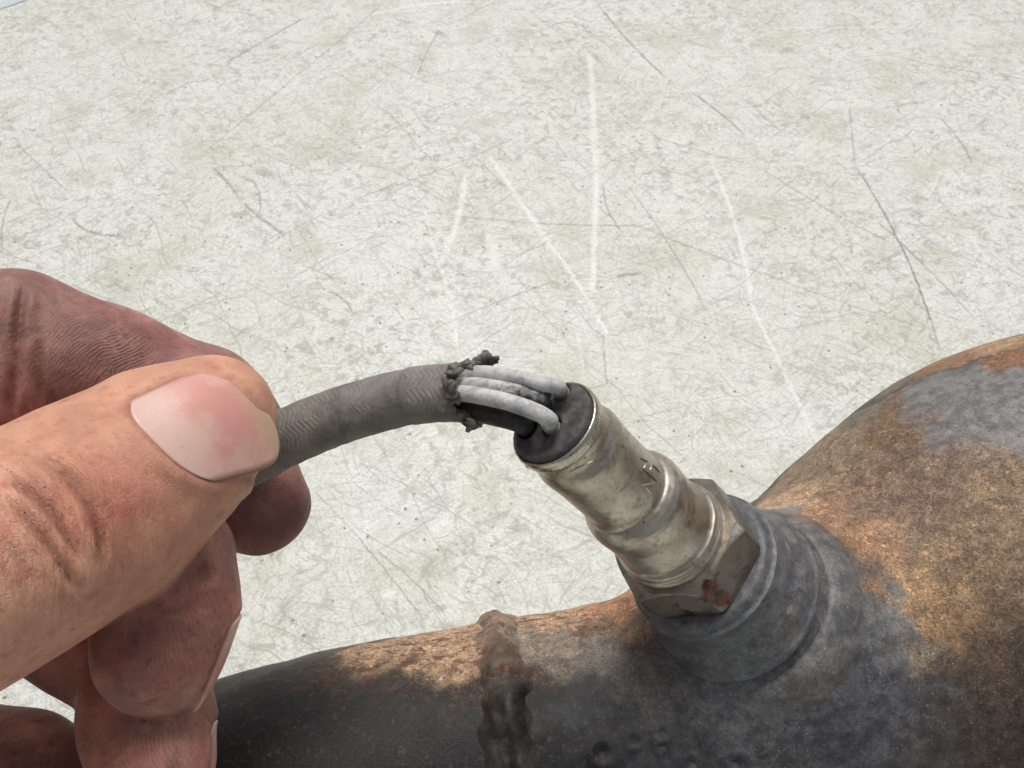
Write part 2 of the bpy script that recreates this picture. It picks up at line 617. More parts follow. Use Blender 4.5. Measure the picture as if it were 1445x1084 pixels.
sb.cone(sx_pt(-52), 29.0, sx_pt(-32.5), 20.6, k=13.0)                 # raised pad around the boss
sb.d[0, :, :] = np.maximum(sb.d[0], 0.5)
sb.d[-1, :, :] = np.maximum(sb.d[-1], 0.5)
bv, bf, bn = sb.mesh()
# dents, ripples, weld spatter
disp = 0.35 * vnoise(bv, 14, 1) + 0.16 * vnoise(bv, 5, 2) + 0.06 * vnoise(bv, 2.0, 3)
bpx = project(bv)
vis = ((CAM - bv) * bn).sum(1) > 0


def pick(px, py):
    """visible body vertex under a photo pixel"""
    k = np.where(vis, (bpx[:, 0] - px) ** 2 + (bpx[:, 1] - py) ** 2, 1e9)
    return bv[np.argmin(k)]


for (x, y, r, hgt, pit) in [(850, 1062, 2.6, .7, 1), (893, 1045, 1.8, .5, 1), (935, 1035, 1.6, .6, 1), (934, 1052, 1.3, .5, 1), (975, 1075, 1.8, .5, 1), (1037, 1076, 2.2, .6, 1), (905, 925, 2.0, .9, 0), (888, 945, 1.8, .8, 0), (885, 908, 1.7, .8, 0), (915, 955, 1.5, .6, 0), (1120, 1050, 2.5, .35, 1), (930, 911, 1.2, .7, 0)]:
    d = np.linalg.norm(bv - pick(x, y), axis=1) / r
    disp += hgt * (np.exp(-((d - 0.8) / 0.35) ** 2) if pit else np.exp(-(d / 0.8) ** 2)) - (0.9 * hgt * np.exp(-(d / 0.45) ** 2) if pit else 0)
bv = bv + bn * disp[:, None]

# stain colours on the steel: soft patches laid where the photo shows them
BLK, SLATE, GREY, BROWN, TAN, ORG, DBR, RED = (lin(36, 35, 37), lin(84, 86, 90), lin(122, 122, 124), lin(124, 98, 74), lin(184, 152, 122), lin(172, 122, 86), lin(84, 70, 60), lin(128, 90, 80))
patches = [  # px, py, radius mm, colour, weight
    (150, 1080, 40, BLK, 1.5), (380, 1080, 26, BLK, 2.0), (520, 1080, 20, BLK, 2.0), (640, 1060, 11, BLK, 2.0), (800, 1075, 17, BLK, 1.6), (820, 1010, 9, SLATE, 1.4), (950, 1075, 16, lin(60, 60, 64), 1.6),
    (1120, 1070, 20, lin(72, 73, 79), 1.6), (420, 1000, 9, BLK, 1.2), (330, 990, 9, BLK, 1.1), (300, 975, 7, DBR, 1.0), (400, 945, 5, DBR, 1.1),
    (520, 925, 7, TAN, 1.8), (600, 910, 8, TAN, 2.2), (660, 895, 8, TAN, 2.2), (640, 925, 8, TAN, 1.8), (590, 950, 7, DBR, 1.5), (690, 880, 6, ORG, 1.4), (700, 945, 6, BROWN, 1.6), (600, 970, 7, BLK, 1.6),
    (730, 870, 6, TAN, 1.7), (790, 865, 8, TAN, 2.0), (860, 855, 7, ORG, 1.6), (830, 880, 6, BROWN, 1.4), (780, 910, 7, lin(138, 128, 114), 1.8), (850, 920, 7, lin(132, 126, 116), 1.7), (745, 960, 5, lin(100, 80, 74), 1.3), (470, 955, 8, DBR, 1.6), (540, 968, 8, lin(66, 58, 52), 1.5), (660, 975, 7, lin(70, 60, 54), 1.5), (400, 965, 8, lin(56, 52, 48), 1.2), (880, 900, 5, BROWN, 1.2), (905, 935, 5, DBR, 1.8),
    (890, 965, 7, lin(110, 108, 106), 1.4), (960, 1000, 10, lin(98, 100, 103), 1.6), (960, 985, 4, BROWN, 1.2),
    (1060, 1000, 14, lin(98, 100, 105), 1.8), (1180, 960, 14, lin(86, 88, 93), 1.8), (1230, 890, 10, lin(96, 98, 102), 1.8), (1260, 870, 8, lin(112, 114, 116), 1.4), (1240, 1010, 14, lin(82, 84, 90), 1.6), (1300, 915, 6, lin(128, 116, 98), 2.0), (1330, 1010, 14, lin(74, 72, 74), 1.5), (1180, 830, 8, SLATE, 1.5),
    (1130, 700, 6, TAN, 1.3), (1090, 720, 5, GREY, 1.2), (1180, 725, 7, lin(160, 124, 96), 1.8), (1250, 770, 7, lin(162, 126, 96), 1.9), (1310, 830, 8, lin(164, 132, 94), 1.9), (1345, 880, 8, lin(154, 122, 84), 1.6), (1230, 790, 7, BROWN, 1.2),
    (1180, 640, 12, lin(140, 122, 100), 1.6), (1260, 600, 10, BROWN, 1.6), (1300, 680, 14, lin(126, 104, 88), 1.8), (1240, 690, 9, lin(132, 108, 90), 1.6), (1400, 740, 16, lin(138, 116, 92), 1.7), (1440, 830, 14, lin(122, 102, 80), 1.7), (1420, 940, 16, lin(88, 73, 58), 1.8), (1430, 1050, 18, lin(68, 59, 52), 1.8),
    (1300, 580, 7, GREY, 1.0), (1350, 560, 9, GREY, 2.2), (1420, 560, 11, GREY, 2.4), (1430, 610, 8, GREY, 1.8), (1350, 610, 7, GREY, 1.6), (1250, 540, 6, lin(116, 104, 90), 1.2), (1330, 510, 6, lin(150, 112, 80), 1.7), (1420, 480, 6, lin(170, 138, 102), 1.8), (1440, 505, 5, lin(140, 100, 70), 1.2), (1220, 590, 6, lin(118, 110, 96), 1.0)]
patch_pts = [(pick(x, y), r, np.array(c), w) for (x, y, r, c, w) in patches]


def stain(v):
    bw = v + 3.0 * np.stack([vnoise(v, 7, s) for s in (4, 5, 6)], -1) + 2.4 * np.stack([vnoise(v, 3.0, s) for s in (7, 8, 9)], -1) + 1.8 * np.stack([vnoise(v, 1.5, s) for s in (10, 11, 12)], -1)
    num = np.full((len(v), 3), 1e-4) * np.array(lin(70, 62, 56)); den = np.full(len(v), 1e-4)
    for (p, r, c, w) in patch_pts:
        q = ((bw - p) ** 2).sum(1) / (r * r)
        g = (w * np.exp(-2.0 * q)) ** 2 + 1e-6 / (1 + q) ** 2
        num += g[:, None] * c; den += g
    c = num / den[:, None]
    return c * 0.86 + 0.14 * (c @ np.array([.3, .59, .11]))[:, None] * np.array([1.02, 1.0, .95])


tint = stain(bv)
rust = np.clip((tint[:, 0] - tint[:, 2]) / (tint[:, 0] + 1e-3), 0, 1)
fleck = np.zeros(len(bv))
for (x, y, r, w) in [(560, 905, 14, 1), (660, 890, 14, 1.0), (780, 865, 14, .9), (860, 860, 10, .7), (450, 930, 10, .9), (1400, 480, 10, .4), (1200, 560, 12, .3)]:
    fleck = np.maximum(fleck, w * np.exp(-((bv - pick(x, y)) ** 2).sum(1) / (r * r)))

e1_ = unit(np.cross(SAX, cv(0, 0, 1))); e2_ = np.cross(SAX, e1_)
w_ = bv - sx_pt(0)
fr_ = np.hypot(w_ @ e1_, w_ @ e2_); fa_ = np.arctan2(w_ @ e2_, w_ @ e1_)
# streaks run round the collar like the drawn metal does, then out along the cone
fan_v = np.stack([fr_ * 0.9 + 1.2 * vnoise(bv, 8, 15), fa_ * 3.5, np.zeros(len(bv))], -1)
fan_a = sstep(19, 24, fr_) * (1 - sstep(27, 46, fr_)) * (0.6 + 0.6 * vnoise(bv, 9, 16)).clip(0, 1)

conv = empty('exhaust_pipe', [pts[-8][0][0], pts[-8][0][1], 0])
tag(conv, 'rusty heat-stained steel exhaust pipe with flared converter cone lying on the worktop', 'exhaust pipe')


def steel_material():
    t = NT('burnt_steel')
    tint_n = t.attr('tint', True)
    r = t.attr('rust')
    ga = t.attr('grain')
    n1 = t.noise(0.35, 6, 0.7)
    n2 = t.noise(1.6, 5, 0.7)
    n3 = t.noise(4.5, 3, 0.65)
    c = t.mix(t.ramp(n1, 0.35, 0.65, 0.0, 1.0), t.mix(1.0, tint_n, (0.66, 0.64, 0.64), 'MULTIPLY'), t.mix(1.0, tint_n, (1.32, 1.30, 1.26), 'MULTIPLY'))
    c = t.mix(t.ramp(n2, 0.50, 0.70, 0, 0.65), c, t.mix(1.0, c, (0.5, 0.45, 0.42), 'MULTIPLY'))
    c = t.mix(t.math('MULTIPLY', ga, t.ramp(n3, 0.52, 0.60, 0, 0.85)), c, t.mix(1.0, c, (2.1, 2.0, 1.85), 'MULTIPLY'))
    n4 = t.noise(2.2, 4, 0.75, dist=0.4)
    c = t.mix(t.math('MULTIPLY', ga, t.ramp(n4, 0.51, 0.58, 0, 0.75)), c, t.mix(1.0, c, (0.42, 0.40, 0.40), 'MULTIPLY'))
    n5 = t.noise(0.9, 6, 0.75, rot=0.5, dist=0.8)
    c = t.mix(t.ramp(n5, 0.55, 0.64, 0, 0.5), c, t.mix(0.35, c, (0.30, 0.285, 0.26)))
    pt = t.n('NewGeometry').outputs['Pointiness']
    c = t.mix(t.ramp(pt, 0.53, 0.60, 0, 0.55), c, (0.30, 0.29, 0.27))
    vg = t.n('TexVoronoi'); vg.inputs['Scale'].default_value = 3.6
    t.put(vg.inputs['Vector'], t.co)
    sg = t.n('SeparateColor'); t.put(sg.inputs[0], vg.outputs['Color'])
    c = t.mix(ga, c, t.mix(sg.outputs[0], (0.74, 0.73, 0.72), (1.28, 1.26, 1.23)), 'MULTIPLY')
    vg2 = t.n('TexVoronoi'); vg2.inputs['Scale'].default_value = 1.5
    t.put(vg2.inputs['Vector'], t.co)
    sg2 = t.n('SeparateColor'); t.put(sg2.inputs[0], vg2.outputs['Color'])
    c = t.mix(t.math('MULTIPLY', ga, t.ramp(sg2.outputs[1], 0.84, 0.88, 0, 0.5)), c, t.mix(1.0, c, (0.45, 0.42, 0.40), 'MULTIPLY'))
    c = t.mix(t.math('MULTIPLY', ga, t.ramp(sg2.outputs[0], 0.88, 0.91, 0, 0.5)), c, t.mix(1.0, c, (2.0, 1.9, 1.75), 'MULTIPLY'))
    # orange bloom only where the steel is already rusting
    ob = t.math('MULTIPLY', t.ramp(t.noise(0.6, 5, 0.7, dist=0.5), 0.54, 0.66), t.ramp(r, 0.35, 0.6))
    c = t.mix(t.math('MULTIPLY', ob, 0.22), c, lin(158, 118, 86))
    fan = t.n('TexNoise', noise_dimensions='2D')
    fan.inputs['Scale'].default_value = 2.0; fan.inputs['Detail'].default_value = 5; fan.inputs['Roughness'].default_value = 0.65
    t.put(fan.inputs['Vector'], t.attr('fan', True))
    fst = t.math('MULTIPLY', t.ramp(fan.outputs[0], 0.50, 0.66), t.math('MULTIPLY', t.attr('fan_amount'), t.ramp(r, 0.2, 0.45)))
    c = t.mix(t.math('MULTIPLY', t.math('MULTIPLY', fst, t.ramp(n2, 0.38, 0.58)), 0.38), c, lin(190, 150, 112))
    fst2 = t.math('MULTIPLY', t.ramp(fan.outputs[0], 0.34, 0.48, 1, 0), t.attr('fan_amount'))
    c = t.mix(t.math('MULTIPLY', t.math('MULTIPLY', fst2, t.ramp(n2, 0.38, 0.58)), 0.4), c, t.mix(1.0, c, (0.6, 0.5, 0.45), 'MULTIPLY'))
    ob2 = t.math('MULTIPLY', t.ramp(t.noise(0.8, 4, 0.7), 0.56, 0.68), t.ramp(r, 0.3, 0.6))
    c = t.mix(t.math('MULTIPLY', ob2, 0.5), c, lin(88, 66, 54))
    # dark flakes left on the pipe's upper side
    fl = t.noise(0.55, 4, 0.6, sc3=(0.55, 1, 1), dist=0.3)
    fm = t.math('MULTIPLY', t.ramp(fl, 0.555, 0.60), t.ramp(t.attr('fleck'), 0.15, 0.6))
    c = t.mix(t.math('MULTIPLY', fm, 0.8), c, lin(104, 62, 44))
    fl2 = t.noise(1.3, 3, 0.6, sc3=(0.45, 1, 1), dist=0.3)
    fm2 = t.math('MULTIPLY', t.ramp(fl2, 0.61, 0.65), t.ramp(t.attr('fleck'), 0.1, 0.5))
    c = t.mix(t.math('MULTIPLY', fm2, 0.85), c, lin(62, 50, 42))
    # pale dust grains and black specks
    gr = t.ramp(t.noise(2.6, 2, 0.5), 0.70, 0.73)
    bw0 = t.n('RGBToBW'); t.put(bw0.inputs[0], tint_n)
    c = t.mix(t.math('MULTIPLY', gr, t.ramp(bw0.outputs[0], 0.02, 0.07, 0.12, 0.75)), c, (0.5, 0.48, 0.45))
    bk = t.ramp(t.noise(1.5, 2, 0.5, rot=1.0), 0.72, 0.76)
    c = t.mix(t.math('MULTIPLY', bk, 0.75), c, (0.012, 0.011, 0.010))
    # whitish wandering tide marks
    tm = t.math('ABSOLUTE', t.math('SUBTRACT', t.noise(0.07, 3, 0.55, dist=0.8), 0.5))
    bw_ = t.n('RGBToBW'); t.put(bw_.inputs[0], tint_n)
    lum = t.ramp(bw_.outputs[0], 0.03, 0.08)
    tmk = t.math('MULTIPLY', t.math('MULTIPLY', t.ramp(tm, 0.0, 0.012, 1, 0), t.ramp(n1, 0.40, 0.55)), lum)
    c = t.mix(t.math('MULTIPLY', tmk, 0.16), c, (0.36, 0.35, 0.33))
    h = t.math('ADD', t.math('MULTIPLY', n2, 0.6), t.math('MULTIPLY', n3, 0.3))
    h = t.math('ADD', h, t.math('MULTIPLY', t.math('ADD', fm, gr), 0.35))
    nrm = t.bump(t.math('MULTIPLY', t.math('ADD', h, t.math('MULTIPLY', n4, 0.4)), t.math('MULTIPLY_ADD', ga, 0.65, 0.35)), 0.34, 0.85)
    rough = t.math('ADD', t.ramp(n1, 0.3, 0.7, 0.32, 0.46), t.math('MULTIPLY', t.math('ADD', r, ga), 0.14))
    return t.out(c, rough, 0.12, nrm, 0.45)


steel = steel_material()
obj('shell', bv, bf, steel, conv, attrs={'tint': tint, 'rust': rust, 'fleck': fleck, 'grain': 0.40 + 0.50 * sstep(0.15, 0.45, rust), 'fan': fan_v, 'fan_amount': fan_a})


def part_attrs(v, cols, sc=3.0, seed=20):
    """blend two or three stain colours over a small part"""
    n = vnoise(v, sc, seed) * 0.6 + vnoise(v, sc * 0.4, seed + 1) * 0.4
    n = np.clip(n * 0.9 + 0.5, 0, 1)[:, None]
    c = np.array(cols[0]) * (1 - n) + np.array(cols[1]) * n
    if len(cols) > 2:
        k = sstep(0.1, 0.5, vnoise(v, sc * 1.7, seed + 2))[:, None]
        c = c * (1 - k) + np.array(cols[2]) * k
    return {'tint': c, 'rust': np.clip((c[:, 0] - c[:, 2]) / (c[:, 0] + 1e-3), 0, 1), 'fleck': np.zeros(len(v)), 'grain': np.full(len(v), 0.28)}


# weld bead round the pipe
ka, kb = P(640, 1079, 177.6), P(820, 1047, 180.5)
wax = unit(kb - ka)
wc = P(727, 1064, 179)
w1 = unit(UPV - wax * np.dot(UPV, wax)); w2 = np.cross(wax, w1)
a = np.linspace(0, 2 * math.pi, 260, endpoint=False)
m = np.linspace(0, 2 * math.pi, 30, endpoint=False)
wv = []
xs = np.linspace(-2.0, 2.0, 30)
for ai in a:
    rd = math.cos(ai) * w1 + math.sin(ai) * w2
    cn = lambda z, sc, sd_: float(vnoise(np.array([[math.cos(ai) * 27, math.sin(ai) * 27, z]]), sc, sd_)[0])
    low = 0.5 - 0.5 * math.cos(min(abs(math.remainder(ai, 2 * math.pi)) * 1.6, math.pi))     # 0 on top, 1 lower down
    off = -0.6 - 2.4 * low + 1.0 * cn(5, 7, 31)
    wid = 3.9 + 2.0 * low + 0.6 * cn(9, 6, 32)
    hgt = 3.4 - 0.9 * low + 0.6 * cn(2, 8, 33)
    for x in xs:
        y = hgt * math.exp(-(x * 1.15) ** 2) - 1.5 * low * math.exp(-((x + 0.15) / 0.24) ** 2) - 0.55
        wv.append(wc + wax * (off + x * wid) + rd * (27.0 + y))
wv = np.array(wv)
wv = wv + 0.40 * np.stack([vnoise(wv, 1.7, s) for s in (41, 42, 43)], -1) + 0.6 * np.stack([vnoise(wv, 4, s) for s in (44, 45, 46)], -1)
wa = part_attrs(wv, (lin(44, 42, 42), lin(68, 61, 57), lin(80, 71, 68)), 3.0, 50)
wa['tint'] = 0.55 * stain(wv) + 0.45 * wa['tint']
topm = sstep(19, 27, (wv - wc) @ UPV)
wa['fleck'] = topm * 0.9
f = grid_faces(260, 30, False)
j = np.arange(29)
f = np.vstack([f, np.stack([259 * 30 + j, 259 * 30 + j + 1, j + 1, j], -1)])
mid_ = f[40]
if np.cross(wv[mid_[1]] - wv[mid_[0]], wv[mid_[3]] - wv[mid_[0]]) @ (wv[mid_[0]] - wc) < 0:
    f = f[:, ::-1].copy()
obj('weld_bead', wv, f, steel, conv, attrs=wa)

# sensor boss (threaded bung) and its weld
def jitter(amp, sc, seed):
    def fn(T, R, A):
        p = np.stack([R * np.cos(A), R * np.sin(A), T], -1).reshape(-1, 3)
        return T, R + (amp * vnoise(p, sc, seed) + amp * 0.5 * vnoise(p, sc * 0.4, seed + 1)).reshape(R.shape)
    return fn


v, f = lathe(sx_pt(0), SAX, [(-3.62, 8.5), (-3.6, 12.2), (-3.9, 12.9), (-4.6, 13.3), (-5.4, 13.55), (-5.7, 14.15), (-6.3, 14.2), (-6.7, 13.8), (-11.0, 14.6), (-12.4, 15.0), (-14.2, 16.0), (-17.0, 16.6), (-17.5, 17.1), (-18.5, 17.15), (-19.1, 16.3), (-20.0, 15.5), (-30, 15.3)], 160, jitter(0.10, 3, 60), 3)
obj('sensor_boss', v, f[:, ::-1].copy(), steel, conv, sharp=50, attrs=part_attrs(v, (lin(90, 93, 99), lin(106, 108, 111), lin(100, 97, 95)), 8, 61))
v, f = lathe(sx_pt(0), SAX, [(-36, 22.6), (-32, 22.4), (-28.6, 22.0), (-26.0, 21.4), (-23.8, 20.3), (-22.4, 19.2), (-21.6, 18.2), (-21.3, 17.3), (-21.8, 16.2), (-30, 15.0)], 170, jitter(0.35, 6, 62), 3)
ra_ = part_attrs(v, (lin(98, 100, 103), lin(116, 115, 113)), 7, 63)
ra_['tint'] = 0.7 * ra_['tint'] + 0.3 * stain(v)
obj('weld_ring', v, f, steel, conv, attrs=ra_)

# ------------------------------------------------------------------ oxygen sensor
sens = empty('oxygen_sensor', sx_pt(-3.5))
tag(sens, 'stained steel oxygen sensor screwed into the pipe, grey cable torn open at its wires', 'oxygen sensor')


def sensor_metal(name, c0, c1, stain, rough=0.34, bump=0.25):
    t = NT(name)
    n1 = t.noise(0.22, 5, 0.6)
    n2 = t.noise(1.4, 5, 0.65)
    c = t.mix(t.ramp(n1, 0.35, 0.65), c0, c1)
    c = t.mix(t.math('MULTIPLY', t.ramp(t.noise(0.30, 6, 0.7, dist=0.6), 0.48, 0.66), 0.7), c, stain)
    c = t.mix(t.ramp(n2, 0.52, 0.72, 0, 0.4), c, t.mix(1.0, c, (0.55, 0.5, 0.45), 'MULTIPLY'))
    dirt = t.ramp(t.noise(0.75, 3, 0.6, rot=0.6), 0.70, 0.73)
    dirt2 = t.ramp(t.noise(1.9, 2, 0.5, rot=0.9), 0.725, 0.76)
    dd = t.math('MAXIMUM', dirt, dirt2)
    c = t.mix(t.math('MULTIPLY', dd, 0.92), c, (0.022, 0.018, 0.015))
    wt = t.ramp(t.noise(2.2, 2, 0.5, rot=2.0), 0.755, 0.785)
    c = t.mix(t.math('MULTIPLY', wt, 0.6), c, (0.75, 0.74, 0.7))
    r = t.attr('rust')
    rm = t.ramp(t.math('ADD', r, t.math('MULTIPLY', t.math('SUBTRACT', t.noise(0.9, 5, 0.7), 0.5), 0.7)), 0.32, 0.62)
    rc = t.mix(t.ramp(t.noise(0.5, 4, 0.6), 0.42, 0.6), lin(104, 60, 38), lin(54, 35, 32))
    c = t.mix(rm, c, rc)
    nrm = t.bump(t.math('ADD', t.math('MULTIPLY', n2, 0.35), t.math('ADD', t.math('MULTIPLY', dd, 0.4), t.math('MULTIPLY', t.noise(0.5, 3), 0.5))), bump, 0.55)
    ro = t.math('SUBTRACT', t.math('ADD', t.ramp(n2, 0.35, 0.7, rough - 0.05, rough + 0.13), t.math('MULTIPLY', dd, 0.3)), t.math('MULTIPLY', rm, 0.15))
    mt = t.math('MULTIPLY', t.math('SUBTRACT', 0.94, t.math('MULTIPLY', dd, 0.85)), t.math('SUBTRACT', 1.0, t.math('MULTIPLY', rm, 0.8)))
    return t.out(c, ro, mt, nrm)


m_sleeve = sensor_metal('stained_nickel', lin(206, 199, 186), lin(180, 171, 157), lin(146, 128, 112), 0.36, 0.12)
m_hex = sensor_metal('stained_hex_steel', lin(160, 154, 144), lin(138, 130, 119), lin(108, 96, 86), 0.36, 0.30)
m_rim = sensor_metal('bright_rim', lin(205, 200, 186), lin(190, 184, 170), lin(150, 140, 124), 0.25)

TD = 42.6


def dents(T, R, A):
    p = np.stack([R * np.cos(A), R * np.sin(A), T], -1).reshape(-1, 3)
    R = R + (0.05 * vnoise(p, 6, 71) + 0.015 * vnoise(p, 1.8, 72)).reshape(R.shape)
    R = R - 0.16 * np.exp(-((T - 37.6 - 0.6 * np.sin(A * 2 + 1)) / 0.7) ** 2) * (0.5 + 0.5 * np.sin(3 * A + 0.4))
    return T, R


v, f = lathe(sx_pt(0), SAX, [(TD - 1.0, 6.6), (TD - 0.15, 6.75), (TD, 7.0), (TD - 0.1, 7.22), (TD - 0.6, 7.36), (TD - 1.7, 7.34), (TD - 2.2, 7.2), (TD - 2.5, 6.9)], 140, None, 8)
obj('sleeve_rim', v, f[:, ::-1].copy(), m_rim, sens, attrs={'rust': np.zeros(len(v))})
v, f = lathe(sx_pt(0), SAX, [(TD - 2.0, 7.0), (TD - 2.8, 6.85), (TD - 3.6, 6.78), (TD - 4.6, 6.85), (TD - 5.4, 7.15), (TD - 6.6, 7.42), (TD - 8, 7.42), (TD - 10, 7.25), (TD - 14, 7.18), (TD - 19.4, 7.22), (TD - 20.2, 7.14), (TD - 20.8, 7.3), (TD - 21.2, 7.75), (TD - 22.0, 8.35), (TD - 23.0, 8.75), (TD - 24.2, 8.92), (TD - 25.6, 8.86), (TD - 28.0, 8.7), (12, 8.8), (9.4, 8.9), (8.4, 8.85), (8.0, 8.7)], 150, dents, 5)
sleeve_v = v
rr = np.exp(-((v - on_plane(840, 640, sx_pt(30), cv(0, 0, 1))) ** 2).sum(1) / 6) * 0.15
obj('sleeve', v, f[:, ::-1].copy(), m_sleeve, sens, attrs={'rust': rr})
v, f = lathe(sx_pt(0), SAX, [(9.2, 8.75), (8.7, 9.1), (8.4, 9.5), (7.9, 9.65), (7.4, 9.55), (7.0, 9.6), (6.7, 9.85), (6.2, 9.95), (5.0, 10.0)], 140, jitter(0.08, 2.5, 75), 6)
obj('seat_ring', v, f[:, ::-1].copy(), m_sleeve, sens, attrs={'rust': np.clip(vnoise(v, 3, 76) - .55, 0, 1) * .5})

# hexagon: flats with the turned chamfer of a real nut
best = None
for ph in np.linspace(0, math.pi / 3, 120):
    e1 = unit(np.cross(SAX, cv(0, 0, 1))); e2 = np.cross(SAX, e1)
    for k in range(6):
        q = project(sx_pt(-3.4) + 12.6 * (math.cos(ph + k * math.pi / 3) * e1 + math.sin(ph + k * math.pi / 3) * e2))
        d = (q[0] - 1022) ** 2 + (q[1] - 862) ** 2
        if best is None or d < best[0]:
            best = (d, ph)
PH = best[1]
SEG = 180
PHQ = PH


def hexfn(T, R, A):
    A2 = A - PHQ
    w = (A2 % (math.pi / 3)) - math.pi / 6
    flat = 11.0 / np.cos(w)
    corner = 12.7
    ch = np.where(T > 0, 12.75 - np.maximum(T - 3.6, 0) * 0.92, 12.75 - np.maximum(-2.6 - T, 0) * 1.1)
    lim = np.minimum(np.minimum(flat, ch), corner - 0.12)
    return T, np.minimum(R, lim)



def lathe_hex():
    ax = SAX
    e1 = unit(np.cross(ax, cv(0, 0, 1))); e2 = np.cross(ax, e1)
    t = np.concatenate([[5.7, 5.7, 5.69], np.linspace(5.65, -3.5, 40), [-3.5, -3.5]])
    r = np.concatenate([[9.4, 10.0, 10.4], np.full(40, 20.0), [10.8, 8.0]])
    a = PHQ + np.arange(SEG) * 2 * math.pi / SEG
    T = t[:, None] * np.ones(SEG); R = r[:, None] * np.ones(SEG); A = a[None, :] * np.ones_like(T)
    T, R = hexfn(T, R, A)
    p = np.stack([R * np.cos(A), R * np.sin(A), T], -1).reshape(-1, 3)
    R = R + 0.06 * vnoise(p, 2.5, 77).reshape(R.shape)
    v = sx_pt(0) + T[..., None] * ax + R[..., None] * (np.cos(A)[..., None] * e1 + np.sin(A)[..., None] * e2)
    return v.reshape(-1, 3), grid_faces(len(t), SEG)


v, f = lathe_hex()
cr = P(1005, 835, 139)
hp = project(v)
fr = ((CAM - v) * (v - sx_pt(0))).sum(1) > 0
rx = np.exp(-(((hp[:, 0] - 1003) / 34) ** 2 + ((hp[:, 1] - 828) / 30) ** 2)) * fr
rx = rx * (0.75 + 0.6 * vnoise(v, 2.2, 79)) + 0.55 * fr * sstep(0.15, 0.7, vnoise(v, 3.5, 78)) * sstep(835, 862, hp[:, 1]) * sstep(880, 930, hp[:, 0])
rx = np.maximum(rx, 0.9 * np.exp(-((v - P(1000, 678, 155)) ** 2).sum(1) / 7))
obj('hex_nut', v, f[:, ::-1].copy(), m_hex, sens, sharp=14, attrs={'rust': np.clip(rx * 1.05, 0, 1)})

# rubber grommet with four cable holes, slightly sunk in the rim
tg = NT('dirty_black_rubber')
gn = tg.noise(0.5, 6, 0.7)
gc = tg.mix(tg.ramp(gn, 0.35, 0.7), lin(62, 62, 65), lin(98, 96, 93))
gc = tg.mix(tg.ramp(tg.noise(2.5, 4, 0.7), 0.58, 0.75, 0, 0.5), gc, lin(120, 115, 108))
m_rub = tg.out(gc, 0.62, 0.0, tg.bump(tg.math('ADD', gn, tg.noise(3, 3)), 0.25, 0.5), 0.35)
GP = sx_pt(TD + 0.9)
holes = [on_plane(x, y, GP, SAX) for x, y in ((791, 554), (779, 602), (745, 606), (765, 566))]


def disc(T, R, A):
    e1 = unit(np.cross(SAX, cv(0, 0, 1))); e2 = np.cross(SAX, e1)
    p = GP + R[..., None] * (np.cos(A)[..., None] * e1 + np.sin(A)[..., None] * e2)
    T = T + 0.12 * vnoise(p.reshape(-1, 3), 2.0, 80).reshape(R.shape) * (T > TD)
    for h, deep in zip(holes, (0.6, 0.9, 5.0, 1.2)):
        d = np.linalg.norm(p - h, axis=-1)
        T = T + np.where(R < 6.5, -deep * (1 - sstep(1.35, 1.75, d)) + 0.25 * np.exp(-((d - 2.0) / 0.4) ** 2), 0)
    return T, R


v, f = lathe(sx_pt(0), SAX, [(TD + 0.9, 0.05), (TD + 0.9, 5.9), (TD + 0.75, 6.4), (TD + 0.3, 6.68), (TD - 0.4, 6.72), (TD - 3, 6.7)], 150, disc, 5)
obj('grommet', v, f[:, ::-1].copy(), m_rub, sens)
# torn crumbs of rubber hanging on the rim
for (x, y, s) in ((748, 652, 0.9), (764, 657, 0.7), (738, 640, 0.6)):
    c = on_plane(x, y, sx_pt(TD - 1.4), cv(0, 0, 1))
    th = np.linspace(0, math.pi, 8); ph = np.linspace(0, 2 * math.pi, 12, endpoint=False)
    q = np.stack([np.sin(th)[:, None] * np.cos(ph), np.sin(th)[:, None] * np.sin(ph), np.cos(th)[:, None] * np.ones(12)], -1).reshape(-1, 3)
    q = c + q * s * (1 + 0.6 * vnoise(q + x, 0.6, 81))[:, None]
    obj('rubber_crumb', q, grid_faces(8, 12), m_rub, sens)

# wires
tw = NT('grey_wire_insulation')
wn1 = tw.noise(0.45, 5, 0.65)
wcol = tw.mix(tw.ramp(wn1, 0.3, 0.6), lin(158, 159, 162), lin(204, 204, 203))
soot = tw.attr('rust')
wd = tw.ramp(tw.math('ADD', soot, tw.math('MULTIPLY', tw.math('SUBTRACT', tw.noise(0.55, 6, 0.8), 0.5), 1.3)), 0.38, 0.80)
wcol = tw.mix(wd, wcol, lin(62, 60, 60))
wcol = tw.mix(tw.ramp(tw.noise(0.4, 5, 0.75), 0.50, 0.68, 0, 0.5), wcol, lin(118, 116, 114))
m_wire = tw.out(wcol, 0.5, 0.0, tw.bump(tw.noise(1.8, 5, 0.7), 0.2, 0.5), 0.4)
tb = NT('black_wire_insulation')
m_bwire = tb.out(tb.mix(tb.ramp(tb.noise(0.6, 5, 0.7), 0.4, 0.7), lin(38, 38, 42), lin(68, 66, 66)), 0.5, 0.0, tb.bump(tb.noise(2, 4), 0.15, 0.5))


def hin(k, dep):
    return holes[k] - SAX * dep


